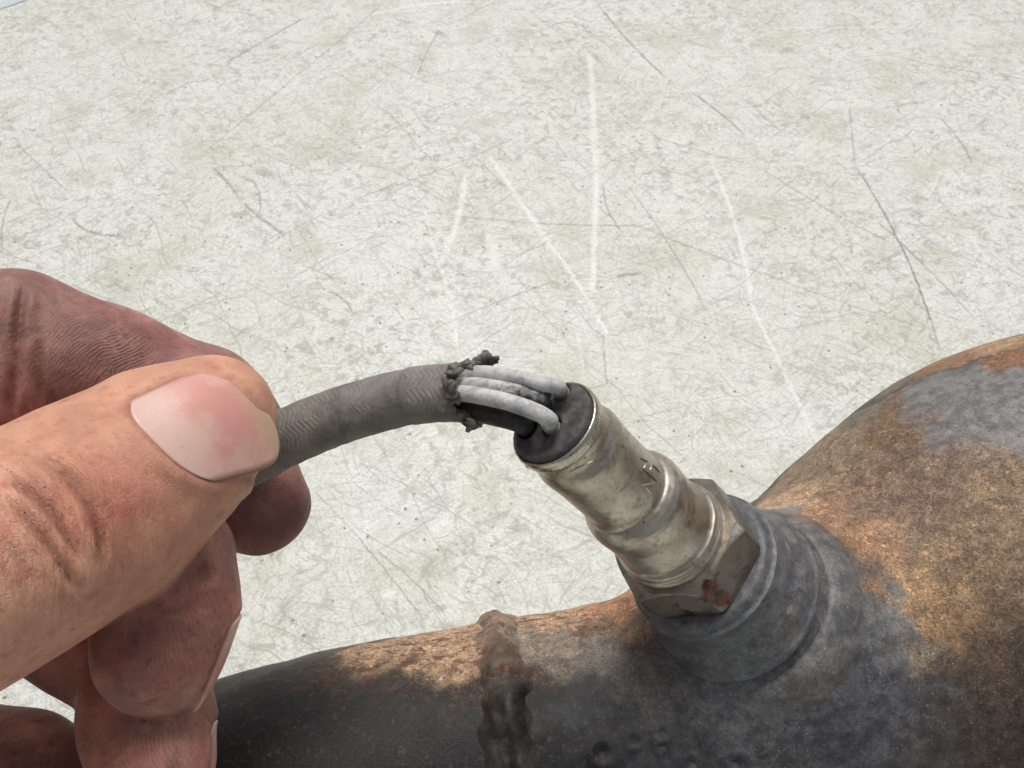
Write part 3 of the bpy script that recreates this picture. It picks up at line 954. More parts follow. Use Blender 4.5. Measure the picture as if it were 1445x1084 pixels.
gd = [project(h)[2] for h in holes]
wires = [
    ([P(585, 540, 129), P(640, 531, 127), P(675, 526, 125), P(720, 531, 122.8), P(762, 541, 121.2), P(786, 546, 121.6), holes[0] + SAX * 0.6 + cv(0.3, 0, 0), hin(0, 2.0)], 1.12, 0.24, m_wire),
    ([P(585, 560, 127), P(640, 555, 125.0), P(680, 559, 122.4), P(722, 569, 119.8), P(757, 582, 118.4), P(775, 593, 119.1), holes[1] + SAX * 0.5, hin(1, 2.5)], 1.24, 0.26, m_wire),
    ([P(585, 568, 131), P(640, 575, 128), P(680, 584, 125.5), P(712, 591, 122.8), P(735, 598, 121.4), holes[2] + SAX * 0.6, hin(2, 4.0)], 1.4, 0.2, m_bwire),
    ([P(585, 550, 128.5), P(640, 543, 126.0), P(675, 543, 123.8), P(715, 549, 121.8), P(745, 557, 121.4), P(763, 563, 122.4), hin(3, 1.5)], 1.05, 0.40, m_wire)]
for pth, r, dirt, m_ in wires:
    c = spline(pth, 70)
    sd = int(r * 1000)
    v, f = tube(c, r, 22, True)
    tt = np.repeat(np.linspace(0, 1, len(v) // 22), 22)
    v = v + 0.04 * np.stack([vnoise(v, 1.6, 90 + k) for k in range(3)], -1)
    obj('wire', v, f, m_, sens, attrs={'rust': dirt + 0.30 * sstep(0.35, 0.8, tt) * (1 if dirt > 0.3 else 0.45)})

# braided sheath, torn open at its end
SH = [(690, 556, 126.3, 4.45), (655, 553.5, 127.6, 4.45), (600, 557, 129.0, 4.5), (545, 567, 131.0, 4.6), (470, 590, 132.8, 4.7), (400, 620, 134.6, 4.85), (330, 657, 136.2, 4.85), (260, 700, 137.5, 4.8), (170, 750, 138, 4.8), (80, 790, 138, 4.8)]
cl = spline([np.append(P(a, b, c), r * 0.95) for a, b, c, r in SH], 460)
L = np.concatenate([[0], np.cumsum(np.linalg.norm(np.diff(cl[:, :3], axis=0), axis=1))])
NS = 110
tq, nq, bq = frames(cl[:, :3])
ang = np.linspace(0, 2 * math.pi, NS, endpoint=False)
dirs = np.cos(ang)[None, :, None] * nq[:, None, :] + np.sin(ang)[None, :, None] * bq[:, None, :]
# ragged end: how far each generator of the tube is torn back
ring = np.stack([np.cos(ang) * 10, np.sin(ang) * 10, ang * 0], -1)
updot = dirs[20] @ UPV
tear = 4.4 + 0.9 * vnoise(ring, 5.0, 101) + 1.2 * vnoise(ring, 2.0, 102) + 1.0 * vnoise(ring, 0.8, 103)
tear -= 2.9 * np.exp(-((updot - 0.95) / 0.22) ** 2) + 1.9 * np.exp(-((updot + 0.9) / 0.16) ** 2)
Lr = np.clip(L[:, None], tear[None, :], None)
# outer wall
ki = np.searchsorted(L, Lr)
ki = np.clip(ki, 0, len(L) - 1)
cen = np.stack([np.interp(Lr, L, cl[:, k]) for k in range(4)], -1)
dd_ = dirs[ki, np.arange(NS)[None, :]]
edge = np.exp(-(L[:, None] - tear[None, :]).clip(0) / 1.3)
cp = cen[..., :3] + dd_ * cen[..., 3:4]
rgh = 0.07 * vnoise(cp.reshape(-1, 3), 1.1, 104) + 0.10 * vnoise(cp.reshape(-1, 3), 4.0, 105)
rag = vnoise(cp.reshape(-1, 3), 0.75, 106) * 0.75 + vnoise(cp.reshape(-1, 3), 1.7, 107) * 0.8
R = cen[..., 3] + rgh.reshape(Lr.shape) + edge * (0.55 + rag.reshape(Lr.shape) * 1.25)
# slight collar where an inner sleeve ends
R = R + 0.16 * (1 - sstep(12.2, 12.8, L))[:, None]
outer = cen[..., :3] + dd_ * R[..., None] + (edge * 0.5 * vnoise(cp.reshape(-1, 3), 0.9, 108).reshape(Lr.shape))[..., None] * tq[ki]
i0 = np.maximum(0, np.searchsorted(L, tear.min()) - 1)
outer = outer[i0:]
# inner wall back to a depth of 12 mm
ind = np.linspace(0, 12, 14)
Li = tear[None, :] + ind[:, None]
ceni = np.stack([np.interp(Li, L, cl[:, k]) for k in range(4)], -1)
kii = np.clip(np.searchsorted(L, Li), 0, len(L) - 1)
thick = 1.0 * (1 - np.exp(-ind / 0.4))[:, None] + 0.15
ci = ceni[..., :3] + dirs[kii, np.arange(NS)[None, :]] * (ceni[..., 3:4] - thick[..., None])
ci[0] = 0.5 * (ci[0] + outer[0])
nr = 0.25 * vnoise(ci.reshape(-1, 3), 0.8, 109).reshape(ci.shape[:2])
ci = ci + nr[..., None] * dirs[kii, np.arange(NS)[None, :]]
stack = np.concatenate([ci[::-1], outer])
uvw = np.zeros(stack.shape)
uvw[..., 0] = ang[None, :]
uvw[len(ci):, :, 1] = Lr[i0:]
edge_a = np.concatenate([np.ones(ci.shape[:2]), edge[i0:]])
ts = NT('braided_sheath')
uv = ts.attr('braid', True)
sp_ = ts.n('SeparateXYZ'); ts.put(sp_.inputs[0], uv)
ua, ul = sp_.outputs[0], sp_.outputs[1]
# herringbone: slanted ribs whose slope flips every strip of angle
tri = ts.math('PINGPONG', ua, 0.42)
phs = ts.math('ADD', ts.math('MULTIPLY', ul, 8.0), ts.math('MULTIPLY', tri, 19.0))
rib = ts.math('SINE', ts.math('ADD', phs, ts.math('MULTIPLY', ts.noise(0.25, 1), 1.5)))
worn = ts.ramp(ts.noise(0.12, 3, 0.6), 0.42, 0.56)
ribm = ts.math('MULTIPLY', ts.math('MULTIPLY_ADD', rib, 0.5, 0.5), worn)
s1 = ts.noise(0.20, 6, 0.65)
s2 = ts.noise(1.6, 5, 0.7)
c = ts.mix(ts.ramp(s1, 0.35, 0.65), lin(112, 108, 102), lin(138, 133, 126))
c = ts.mix(ts.ramp(ts.noise(0.11, 4, 0.6, dist=0.6), 0.50, 0.64, 0, 0.7), c, lin(98, 94, 90))
c = ts.mix(ts.math('MULTIPLY', ribm, 0.22), c, lin(172, 165, 155))
c = ts.mix(ts.ramp(s2, 0.54, 0.74, 0, 0.35), c, lin(76, 72, 68))
c = ts.mix(ts.ramp(ts.noise(3.5, 3, 0.6), 0.62, 0.74, 0, 0.5), c, lin(168, 160, 148))
ed_ = ts.attr('edge')
c = ts.mix(ts.math('MULTIPLY', ed_, ts.ramp(ts.noise(1.2, 4, 0.7), 0.35, 0.6, 0.35, 0.8)), c, lin(100, 94, 86))
hh = ts.math('ADD', ts.math('MULTIPLY', ribm, 0.24), ts.math('ADD', ts.math('MULTIPLY', s2, 0.7), ts.math('MULTIPLY', ts.noise(5, 2), 0.25)))
m_sheath = ts.out(c, 0.6, 0.0, ts.bump(hh, 0.28, 0.8), 0.3)
sf = grid_faces(stack.shape[0], NS)
obj('cable_sheath', stack.reshape(-1, 3), sf, m_sheath, sens, attrs={'braid': uvw.reshape(-1, 3), 'edge': edge_a.ravel()})

for k in range(34):
    j = int(rng.integers(0, NS))
    p0 = stack[len(ci), j]
    rd_ = unit(dirs[20, j])
    c0 = p0 + rd_ * rng.uniform(-0.5, 0.55) + tq[20] * rng.uniform(-0.9, 0.7)
    th = np.linspace(0, math.pi, 7); ph = np.linspace(0, 2 * math.pi, 10, endpoint=False)
    q = np.stack([np.sin(th)[:, None] * np.cos(ph), np.sin(th)[:, None] * np.sin(ph), np.cos(th)[:, None] * np.ones(10)], -1).reshape(-1, 3)
    q = q * (1 + 0.75 * vnoise(q + k * 3.1, 0.55, 110))[:, None] * np.array([rng.uniform(.55, 1.3), rng.uniform(.35, .85), rng.uniform(.35, .95)])
    R3 = np.array(Matrix.Rotation(rng.uniform(0, 6.28), 3, Vector(rng.normal(size=3))))
    q = c0 + q @ R3.T
    obj('sheath_shred', q, grid_faces(7, 10), m_sheath, sens, attrs={'braid': np.zeros((len(q), 3)), 'edge': np.full(len(q), 0.8 if k % 3 else 0.3)})

# scribed mark on the sleeve: thin raised strokes
tk = NT('bright_scribe')
m_scr = tk.out(lin(215, 208, 190), 0.3, 0.9)
tk2 = NT('dark_scribe')
m_scr2 = tk2.out(lin(70, 62, 52), 0.5, 0.5)


def on_cyl(px, py, r):
    rd = unit(ray(px, py))
    w = CAM - sx_pt(0)
    dv = rd - SAX * np.dot(rd, SAX); wv_ = w - SAX * np.dot(w, SAX)
    A = dv @ dv; B = 2 * dv @ wv_; C = wv_ @ wv_ - r * r
    s = B * B - 4 * A * C
    return CAM + rd * ((-B - math.sqrt(max(s, 0))) / (2 * A))


marks = [((906, 685), (925, 682), 1), ((910, 687), (920, 698), 1), ((908, 663), (927, 680), 0), ((904, 647), (914, 652), 0), ((909, 660), (912, 654), 1), ((918, 663), (920, 656), 1), ((921, 656), (931, 667), 0), ((803, 667), (838, 650), 1)]
for (a_, b_, br) in marks:
    q = []
    for s_ in np.linspace(0, 1, 8):
        r_ = 7.6
        for _ in range(5):
            z = on_cyl(a_[0] + (b_[0] - a_[0]) * s_, a_[1] + (b_[1] - a_[1]) * s_, r_)
            near_ = np.argmin(((sleeve_v - z) ** 2).sum(1))
            w_ = sleeve_v[near_] - sx_pt(0)
            r_ = np.linalg.norm(w_ - SAX * (w_ @ SAX)) + 0.02
        q.append(z)
    q = np.array(q)
    v, f = tube(q, np.array([.06, .1, .12, .12, .12, .12, .1, .06]) * (1.3 if br else 1.0), 8, True)
    obj('scribed_stroke', v, f, m_scr if br else m_scr2, sens)

# ------------------------------------------------------------------ hand
HB = {
    'thumb': [(297, 592, 120, 9.3), (228, 642, 117.5, 11.7), (125, 715, 110.5, 13.2), (0, 783, 102, 13.0), (-130, 845, 96, 13.2), (-250, 880, 99, 17), (-370, 940, 106, 22)],
    'index': [(364, 712, 149, 9.0), (318, 610, 148.5, 9.5), (292, 572, 147.5, 9.6), (160, 522, 146, 10.4), (25, 480, 143, 11.5), (-110, 470, 143, 11.3), (-300, 520, 146, 13)],
    'middle': [(224, 918, 119.5, 8.9), (236, 850, 122, 9.4), (232, 790, 126, 9.6), (60, 770, 136, 10.6), (-120, 690, 142, 11), (-330, 640, 146, 13)],
    'ring': [(214, 1078, 123, 8.6), (208, 1010, 128, 9.0), (190, 947, 134, 8.6), (30, 855, 141, 8.8), (-130, 765, 143, 10), (-330, 760, 145, 13)],
    'little': [(105, 1112, 133, 7.6), (30, 1086, 131, 8.0), (-70, 1066, 131, 8.2), (-220, 1010, 136, 9.2), (-340, 920, 139, 11)],
}
HP = {k: [(P(a, b, c), r) for a, b, c, r in v] for k, v in HB.items()}
allp = np.array([p for v in HP.values() for p, r in v])
WR = [P(-420, 700, 128), P(-760, 720, 128)]
lo = np.minimum(allp.min(0), np.min(WR, 0)) - 24
hi = np.maximum(allp.max(0), np.max(WR, 0)) + 24
lo[0] = P(-700, 700, 128)[0]
sh = Sdf(lo, hi, 0.55)
NTH = unit(cv(0.12, 0.30, 0.94))            # the way the thumbnail faces
per = {}
for k, v in HP.items():
    one = Sdf(lo, hi, 0.55) if False else None
    for q, ((a, ra), (b, rb)) in enumerate(zip(v[:-1], v[1:])):
        if k == 'thumb':
            sh.cone(a, ra, b, rb, k=4.0, flat=NTH, fs=(1.16, 1.08, 1.0, 1.0, 1.0, 1.0)[q])
        else:
            sh.cone(a, ra, b, rb, k=2.0 if q > 1 else 3.0)
sh.cone(P(-120, 545, 139), 11.5, P(28, 540, 141.5), 9.6, k=4.0)        # flesh bulging below the bent joint
# palm and wrist, left of the frame
for a, ra, b, rb in [((-330, 560, 146), 14, (-420, 700, 136), 20), ((-330, 680, 146), 14, (-420, 720, 136), 20), ((-330, 800, 144), 14, (-420, 760, 134), 20), ((-340, 900, 138), 12, (-430, 800, 130), 20), ((-330, 950, 100), 17, (-440, 800, 122), 20), ((-420, 700, 132), 24, (-760, 720, 128), 22), ((-420, 800, 130), 22, (-760, 760, 128), 22)]:
    sh.cone(P(*a), ra, P(*b), rb, k=9.0)
sh.d[0] = np.maximum(sh.d[0], 0.5)
hv, hf, hn = sh.mesh()
HPX = project(hv)


def seg_d(p, a, b):
    ab = b - a
    t = np.clip(((p - a) @ ab) / (ab @ ab), 0, 1)
    return np.linalg.norm(p - a - t[:, None] * ab, axis=1)


fd = {}
for k, v in HP.items():
    fd[k] = np.min([seg_d(hv, a, b) - min(ra, rb) for (a, ra), (b, rb) in zip(v[:-1], v[1:])], 0)
names = list(HP)
who = np.argmin(np.stack([fd[k] for k in names]), 0)
is_ = {k: who == i for i, k in enumerate(names)}
front = ((CAM - hv) * hn).sum(1) > 0

disp = 0.22 * vnoise(hv, 7, 120) + 0.08 * vnoise(hv, 3, 121)
crease = np.zeros(len(hv))


def px_line(pts_, wpx, depth, mask, fade=True):
    """press a skin fold along a line seen at these photo pixels"""
    global disp, crease
    c = spline(np.array(pts_, float), 60)
    m = mask & front
    idx = np.where(m)[0]
    d2 = np.full(len(idx), 1e9); tt = np.zeros(len(idx))
    for j, q in enumerate(c):
        e = (HPX[idx, 0] - q[0]) ** 2 + (HPX[idx, 1] - q[1]) ** 2
        s = e < d2
        d2[s] = e[s]; tt[s] = j / 59
    d = np.sqrt(d2)
    fade_ = np.minimum(1, np.minimum(tt, 1 - tt) * 5) if fade else 1
    disp[idx] += -depth * np.exp(-(d / wpx) ** 2) * fade_ + 0.45 * depth * np.exp(-((d - 2.0 * wpx) / (1.1 * wpx)) ** 2) * fade_
    crease[idx] = np.maximum(crease[idx], np.exp(-(d / (0.8 * wpx)) ** 2) * fade_ * min(1, depth * 1.6))


TH = is_['thumb']
for ln, w_, dp in [([(0, 668), (35, 690), (70, 720), (100, 765), (118, 800)], 8, 1.0), ([(55, 640), (95, 672), (125, 715), (143, 760), (148, 800)], 7, 1.0), ([(0, 705), (40, 735), (72, 775), (98, 815), (118, 838)], 7, .85),
                   ([(90, 655), (120, 685), (150, 720), (160, 745)], 5, .45), ([(0, 770), (25, 790), (50, 825)], 6, .45), ([(30, 660), (62, 690), (85, 730)], 4, .4), ([(0, 640), (40, 640), (80, 660)], 5, .25), ([(160, 700), (175, 720), (178, 735)], 6, -.25)]:
    px_line(ln, w_, dp, TH)
IX = is_['index']
for ln, w_, dp in [([(35, 400), (27, 450), (22, 520), (15, 600)], 6, 1.5), ([(58, 470), (55, 520), (60, 570)], 5, .9), ([(12, 470), (8, 530), (5, 590)], 4, .6), ([(45, 430), (75, 440), (100, 460)], 4, .2)]:
    px_line(ln, w_, dp, IX)

# nails -------------------------------------------------------------

def surf(px, py):
    r = unit(ray(px, py))
    t = 85.0
    for _ in range(300):
        q = CAM + r * t
        dd = float(sh.sample(q[None, :])[0])
        if dd < 0.02:
            break
        t += max(min(dd * 0.7, 2.0), 0.02)
    return CAM + r * t


def finger_point(k, s, nn, off):
    # point on the back of finger k at parameter s of its last bone
    (a_, ra), (b_, rb) = HP[k][0], HP[k][1]
    return a_ + (b_ - a_) * s + nn * (ra + (rb - ra) * s + off)


n_m, n_r = unit(cv(0.90, -0.02, -0.43)), unit(cv(0.90, 0.10, -0.40))
NAILS = [   # finger, outward normal, axis (base -> tip), root point, width, length
    ('thumb', NTH, P(355, 543, 113.5) - P(226, 622, 110.5), surf(216, 624), 15.4, 13.2),
    ('middle', n_m, cv(-0.10, -0.95, 0.25), finger_point('middle', 0.62, n_m, 0), 11.5, 12.8),
    ('ring', n_r, cv(0.02, -0.95, 0.30), finger_point('ring', 0.55, n_r, 0), 11.0, 12.5),
]
tn = NT('fingernail')
na = tn.attr('nail', True)
sn = tn.n('SeparateXYZ'); tn.put(sn.inputs[0], na)
nu_, nv_ = sn.outputs[0], sn.outputs[1]
ncol = tn.mix(tn.ramp(nv_, 0.12, 0.5), lin(222, 188, 176), lin(216, 156, 146))
ncol = tn.mix(tn.ramp(tn.noise(0.14, 4, 0.6), 0.42, 0.66, 0, 0.8), ncol, lin(226, 192, 176))
ncol = tn.mix(tn.ramp(nv_, 0.78, 0.95, 0, 0.85), ncol, lin(204, 174, 146))
ncol = tn.mix(tn.ramp(tn.math('ABSOLUTE', nu_), 0.86, 1.0, 0, 0.8), ncol, lin(160, 112, 94))
ncol = tn.mix(tn.ramp(tn.noise(0.8, 4, 0.7), 0.64, 0.76, 0, 0.4), ncol, lin(150, 110, 94))
rdg = tn.math('SINE', tn.math('MULTIPLY', nu_, 34.0))
tn.b.inputs['Subsurface Weight'].default_value = 0.25
tn.b.inputs['Subsurface Radius'].default_value = (0.8, 0.35, 0.2)
tn.b.inputs['Subsurface Scale'].default_value = 0.001
m_nail = tn.out(ncol, 0.28, 0.0, tn.bump(tn.math('ADD', tn.math('MULTIPLY', rdg, 0.035), tn.noise(0.9, 4, 0.6)), 0.10, 0.5), 0.45)
nail_meshes = []
for (fk, nn, ax, root, wd_, ln_) in NAILS:
    ax = unit(ax - nn * np.dot(ax, nn))
    sd = np.cross(nn, ax)
    nu, nvv = 41, 45
    U, V = np.meshgrid(np.linspace(-1, 1, nu), np.linspace(0, 1, nvv), indexing='ij')
    wv2 = 1 - 0.10 * (1 - V) ** 2 - 0.06 * np.clip((V - 0.7) / 0.3, 0, 1) ** 2
    v0 = 0.15 * np.abs(U) ** 4 - (0.10 * U if fk == 'thumb' else 0)
    v1 = 1 - 0.28 * np.abs(U) ** 2.6 - (0.10 * U if fk == 'thumb' else 0)
    VV = v0 + (v1 - v0) * V
    X, Y = U * wv2 * wd_ / 2, VV * ln_
    # height of the flesh below the plate, fitted by a smooth low-order surface
    st = root + sd * X.reshape(-1, 1) + ax * Y.reshape(-1, 1) + nn * 6.0
    hgt = np.full(len(st), 6.0)
    for _ in range(60):
        hgt -= np.clip(sh.sample(st + nn * (hgt - 6.0)[:, None]), -0.5, 1.0) * 0.7
    ok = hgt > -4.5
    xx, yy = X.ravel() / (wd_ / 2), Y.ravel() / ln_
    B = np.stack([np.ones_like(xx), xx, xx ** 2, yy, yy ** 2, yy ** 3, xx * yy, xx ** 2 * yy, xx ** 4], -1)
    co = np.linalg.lstsq(B[ok], hgt[ok], rcond=None)[0]
    fit = (B @ co).reshape(nu, nvv)
    q = root + sd * X[..., None] + ax * Y[..., None] + nn * fit[..., None]
    nail_meshes.append((fk, q, U, VV, nn, ax, sd))
    # press the flesh below the plate and raise the folds round it
    m = np.where(is_[fk] & ((hn @ nn) > -0.1))[0]
    loc = hv[m] - root
    lx, ly, lz = loc @ sd / (wd_ / 2), loc @ ax / ln_, loc @ nn
    flat_q = q.reshape(-1, 3)
    d2 = np.full(len(m), 1e9); near = np.zeros(len(m), int)
    q2 = np.stack([X.ravel(), Y.ravel()], -1)
    l2 = np.stack([lx * wd_ / 2, ly * ln_], -1)
    for j in range(len(q2)):
        e = ((l2 - q2[j]) ** 2).sum(1)
        s_ = e < d2
        d2[s_] = e[s_]; near[s_] = j
    d2 = np.sqrt(d2)
    iu, iv = near // nvv, near % nvv
    rim = (iu == 0) | (iu == nu - 1) | (iv == 0) | (iv == nvv - 1)
    tipside = iv == nvv - 1
    plate = (np.stack([np.ones_like(lx), lx, lx ** 2, ly, ly ** 2, ly ** 3, lx * ly, lx ** 2 * ly, lx ** 4], -1) @ co)
    inside = ~rim
    cosn = np.clip(hn[m] @ nn, 0.35, 1)
    wgt = sstep(0.25, 0.6, hn[m] @ nn) * inside * (1 - 0.75 * sstep(0.80, 0.97, ly))
    disp[m] = disp[m] * (1 - wgt) + wgt * np.clip(plate - 0.30 - lz, -1.6, 0.6) / cosn
    amp = np.where(tipside, 0.0, np.where(iv == 0, 0.62, 0.70)) * (1.0 if fk == 'thumb' else 0.5)
    if fk == 'thumb':
        amp = np.where(iu == nu - 1, 0.12, amp)
    close = d2 < 5
    disp[m] += close * rim * amp * np.exp(-((d2 - 0.9) / 0.9) ** 2)
    crease[m] = np.maximum(crease[m], close * rim * np.where(tipside, 0.35, 0.7) * np.exp(-(d2 / 0.5) ** 2))

eA = np.concatenate([hf[:, 0], hf[:, 1], hf[:, 2], hf[:, 3]]); eB = np.concatenate([hf[:, 1], hf[:, 2], hf[:, 3], hf[:, 0]])
for _ in range(3):
    sm_ = np.bincount(eA, disp[eB], len(hv)) + np.bincount(eB, disp[eA], len(hv))
    ct_ = np.bincount(eA, minlength=len(hv)) + np.bincount(eB, minlength=len(hv))
    disp = 0.5 * disp + 0.5 * sm_ / np.maximum(ct_, 1)
    sm_ = np.bincount(eA, crease[eB], len(hv)) + np.bincount(eB, crease[eA], len(hv))
    crease = 0.4 * crease + 0.6 * sm_ / np.maximum(ct_, 1)
hv2 = hv + hn * disp[:, None]
# skin tones: the thumb's back is clean and tanned, the finger pads are stained with oil
tone = np.zeros((len(hv), 3))
tcol = {'thumb': lin(214, 161, 135), 'index': lin(192, 144, 134), 'middle': lin(206, 142, 128), 'ring': lin(200, 140, 124), 'little': lin(170, 118, 104)}  # little finger kept darker, with shade put into its colour
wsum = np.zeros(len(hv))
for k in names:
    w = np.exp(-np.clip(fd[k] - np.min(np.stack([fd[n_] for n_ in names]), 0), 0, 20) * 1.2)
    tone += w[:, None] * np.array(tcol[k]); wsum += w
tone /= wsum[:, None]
# pink knuckle, yellowish nail tip, reddish edge of the index
for (x, y, d_, r, c, a_) in [(165, 712, 100, 4.0, lin(208, 120, 104), .6), (120, 690, 98, 6, lin(206, 140, 114), .5), (375, 625, 119, 4.5, lin(208, 172, 140), .8), (250, 730, 108, 9, lin(206, 148, 126), .5), (210, 470, 138, 7, lin(178, 112, 106), .8), (150, 460, 136, 7, lin(140, 98, 92), .6), (20, 430, 132, 9, lin(124, 96, 90), .7),
                                  (400, 740, 144, 7, lin(150, 88, 82), .7), (240, 930, 111, 7, lin(172, 112, 100), .6), (160, 900, 113, 6, lin(128, 84, 72), .6), (285, 1020, 118, 6, lin(214, 170, 150), .9), (305, 900, 114, 3, lin(206, 164, 146), .6)]:
    w = a_ * np.exp(-((hv - P(x, y, d_)) ** 2).sum(1) / (r * r))
    tone = tone * (1 - w[:, None]) + w[:, None] * np.array(c)
# friction ridges: a phase running over each pad, loops round the fingertip
ph = np.zeros(len(hv)); rm = np.zeros(len(hv))


def ridge(mask, c, ax_, bend, r, cen, amt):
    global ph, rm
    q = hv - c
    rr_ = q @ ax_[0]; ss = q @ ax_[1]
    p_ = (rr_ + bend * ss * ss) * (1.0 if mask is IX and amt > 0.9 else 1.25)
    w = amt * np.exp(-(((hv - cen) ** 2).sum(1)) / (r * r)) * mask
    s = w > rm
    ph = np.where(s, p_, ph); rm = np.where(s, w, rm)


ridge(IX, P(150, 500, 136), (unit(cv(-0.66, 0.75, 0)), unit(cv(0.75, 0.66, 0))), 0.016, 9.5, P(155, 490, 136), 1.0)
ridge(IX, P(380, 720, 141), (unit(cv(0.30, 0.95, 0)), unit(cv(0.95, -0.3, 0))), -0.02, 10, P(385, 725, 141), .55)
ridge(is_['middle'], P(240, 900, 110), (unit(cv(0.97, 0.25, 0)), unit(cv(-0.25, 0.97, 0))), 0.012, 8, P(255, 900, 111), .55)
ridge(is_['ring'], P(215, 1080, 114), (unit(cv(0.9, 0.4, 0)), unit(cv(-0.4, 0.9, 0))), 0.012, 9, P(215, 1060, 114), .55)
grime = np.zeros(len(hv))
for k, g in (('thumb', .05), ('index', .66), ('middle', .66), ('ring', .6), ('little', .8)):  # oil stain; on ring and little fingers it also paints in shade
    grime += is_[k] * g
grime += 0.6 * np.exp(-((hv - P(388, 612, 126)) ** 2).sum(1) / 9)

t_ax = unit(HP['thumb'][0][0] - HP['thumb'][3][0])
t_sd = unit(np.cross(NTH, t_ax))
q_ = hv - HP['thumb'][2][0]
across = np.stack([q_ @ t_ax + 0.035 * (q_ @ t_sd) ** 2 * 1.0, (q_ @ t_sd) * 0.22, np.zeros(len(hv))], -1)
wrinkle = is_['thumb'] * (0.16 + 0.84 * np.exp(-((hv - P(85, 735, 97)) ** 2).sum(1) / 110)) * (1 - 0.9 * np.exp(-((hv - P(280, 600, 112)) ** 2).sum(1) / 120))

tk = NT('skin')
c = tk.attr('tone', True)
n1 = tk.noise(0.16, 5, 0.6)
n2 = tk.noise(0.9, 5, 0.65)
c = tk.mix(tk.ramp(n1, 0.35, 0.65), tk.mix(1.0, c, (0.88, 0.82, 0.82), 'MULTIPLY'), tk.mix(1.0, c, (1.08, 1.08, 1.06), 'MULTIPLY'))
c = tk.mix(tk.ramp(tk.noise(0.33, 5, 0.65), 0.50, 0.70, 0, 0.5), c, lin(190, 108, 94))
c = tk.mix(tk.ramp(tk.noise(0.5, 5, 0.7, rot=0.7), 0.54, 0.70, 0, 0.35), c, lin(150, 100, 78))
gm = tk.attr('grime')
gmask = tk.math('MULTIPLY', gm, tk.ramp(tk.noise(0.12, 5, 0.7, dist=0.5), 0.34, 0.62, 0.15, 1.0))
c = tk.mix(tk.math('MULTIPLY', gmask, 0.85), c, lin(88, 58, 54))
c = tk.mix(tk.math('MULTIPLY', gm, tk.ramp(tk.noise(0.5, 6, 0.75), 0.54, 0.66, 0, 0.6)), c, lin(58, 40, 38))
rph = tk.attr('ridge')
rmm = tk.attr('ridge_amount')
wob = tk.math('MULTIPLY', tk.math('SUBTRACT', tk.noise(0.16, 4, 0.55), 0.5), 3.4)
rs = tk.math('SINE', tk.math('MULTIPLY', tk.math('ADD', rph, wob), 2 * math.pi / 0.60))
rs01 = tk.math('MULTIPLY_ADD', rs, 0.5, 0.5)
brk = tk.ramp(tk.noise(0.7, 4, 0.7), 0.36, 0.58, 0.05, 1.0)
rlines = tk.math('MULTIPLY', tk.math('MULTIPLY', tk.ramp(rs01, 0.25, 0.6, 1, 0), rmm), brk)
c = tk.mix(tk.math('MULTIPLY', rlines, 0.55), c, lin(84, 58, 56))
cr_at = tk.attr('crease')
c = tk.mix(tk.math('MULTIPLY', tk.ramp(cr_at, 0.05, 0.75), 0.62), c, lin(116, 70, 54))
spk = tk.ramp(tk.noise(1.1, 2, 0.5, rot=0.4), 0.735, 0.765)
c = tk.mix(tk.math('MULTIPLY', spk, 0.85), c, lin(46, 32, 28))
# fine cellular skin relief
vo = tk.n('TexVoronoi', feature='DISTANCE_TO_EDGE')
vo.inputs['Scale'].default_value = 1.5
vmap = tk.n('Mapping'); vmap.inputs['Scale'].default_value = (1.0, 1.5, 1.0)
tk.put(vmap.inputs['Vector'], tk.co); tk.put(vo.inputs['Vector'], vmap.outputs[0])
cell = tk.ramp(vo.outputs['Distance'], 0.0, 0.14)
h = tk.math('ADD', tk.math('MULTIPLY', cell, 0.20), tk.math('MULTIPLY', n2, 0.5))
h = tk.math('ADD', h, tk.math('MULTIPLY', tk.math('MULTIPLY', tk.math('MULTIPLY', rs01, rmm), brk), 0.6))
fw = tk.n('TexNoise', noise_dimensions='2D')
fw.inputs['Scale'].default_value = 0.8; fw.inputs['Detail'].default_value = 4; fw.inputs['Roughness'].default_value = 0.6
tk.put(fw.inputs['Vector'], tk.attr('across', True))
fl_ = tk.ramp(tk.math('ABSOLUTE', tk.math('SUBTRACT', fw.outputs[0], 0.5)), 0.0, 0.05)
wm = tk.attr('wrinkle')
h = tk.math('ADD', h, tk.math('MULTIPLY', tk.math('MULTIPLY', fl_, wm), 0.5))
tk.b.inputs['Subsurface Weight'].default_value = 0.22
tk.b.inputs['Subsurface Radius'].default_value = (1.0, 0.38, 0.22)
tk.b.inputs['Subsurface Scale'].default_value = 0.0016
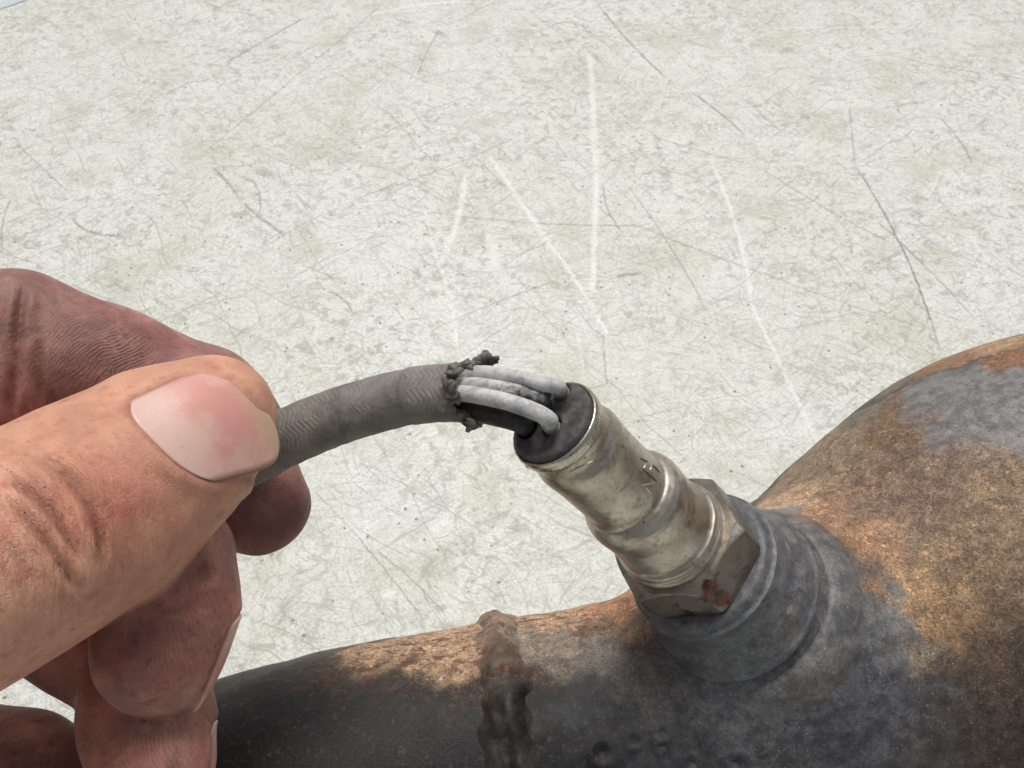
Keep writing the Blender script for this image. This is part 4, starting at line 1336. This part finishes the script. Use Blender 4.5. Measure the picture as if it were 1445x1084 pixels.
c = tk.mix(tk.math('MULTIPLY', tk.math('MULTIPLY', tk.math('SUBTRACT', 1.0, fl_), wm), 0.16), c, lin(118, 72, 56))
m_skin = tk.out(c, tk.ramp(n2, 0.3, 0.7, 0.46, 0.62), 0.0, tk.bump(h, 0.22, 0.8), 0.4)
hand = empty('hand', WR[0] * np.array([1, 1, 1]))
tag(hand, 'oil-stained bare hand pinching the grey cable between thumb and forefinger', 'hand')
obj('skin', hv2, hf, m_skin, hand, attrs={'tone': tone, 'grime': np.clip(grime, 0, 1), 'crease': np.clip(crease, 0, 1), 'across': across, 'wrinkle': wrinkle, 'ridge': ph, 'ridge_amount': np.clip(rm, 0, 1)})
for (fk, q, U, VV, nn, ax, sd) in nail_meshes:
    nu, nvv = U.shape
    du = np.gradient(q, axis=0); dv = np.gradient(q, axis=1)
    no = np.cross(du, dv); no /= np.linalg.norm(no, axis=-1)[..., None]
    if (no @ nn).mean() < 0:
        no = -no
    edge_ = np.minimum(np.minimum(1 - np.abs(U), 1e9) / 0.08, 1)
    lift = 0.10 + 0.22 * np.clip(edge_, 0, 1)
    topv = q + no * lift[..., None]
    botv = q - no * 0.5
    v = np.vstack([topv.reshape(-1, 3), botv.reshape(-1, 3)])
    gf = grid_faces(nu, nvv, False)
    n0 = nu * nvv
    fl = [tuple(x) for x in gf] + [tuple(x[::-1] + n0) for x in gf]
    loop = [i * nvv for i in range(nu)] + [(nu - 1) * nvv + j for j in range(1, nvv)] + [i * nvv + nvv - 1 for i in range(nu - 2, -1, -1)] + [j for j in range(nvv - 2, 0, -1)]
    fl += [(loop[k], loop[(k + 1) % len(loop)], loop[(k + 1) % len(loop)] + n0, loop[k] + n0) for k in range(len(loop))]
    cf = fl if np.cross(v[gf[0][1]] - v[gf[0][0]], v[gf[0][3]] - v[gf[0][0]]) @ nn > 0 else [x[::-1] for x in fl]
    at = np.stack([U.ravel(), VV.ravel(), np.zeros(n0)], -1)
    obj('fingernail', v, cf, m_nail, hand, attrs={'nail': np.vstack([at, at])})
print('verts', len(bv), len(hv))
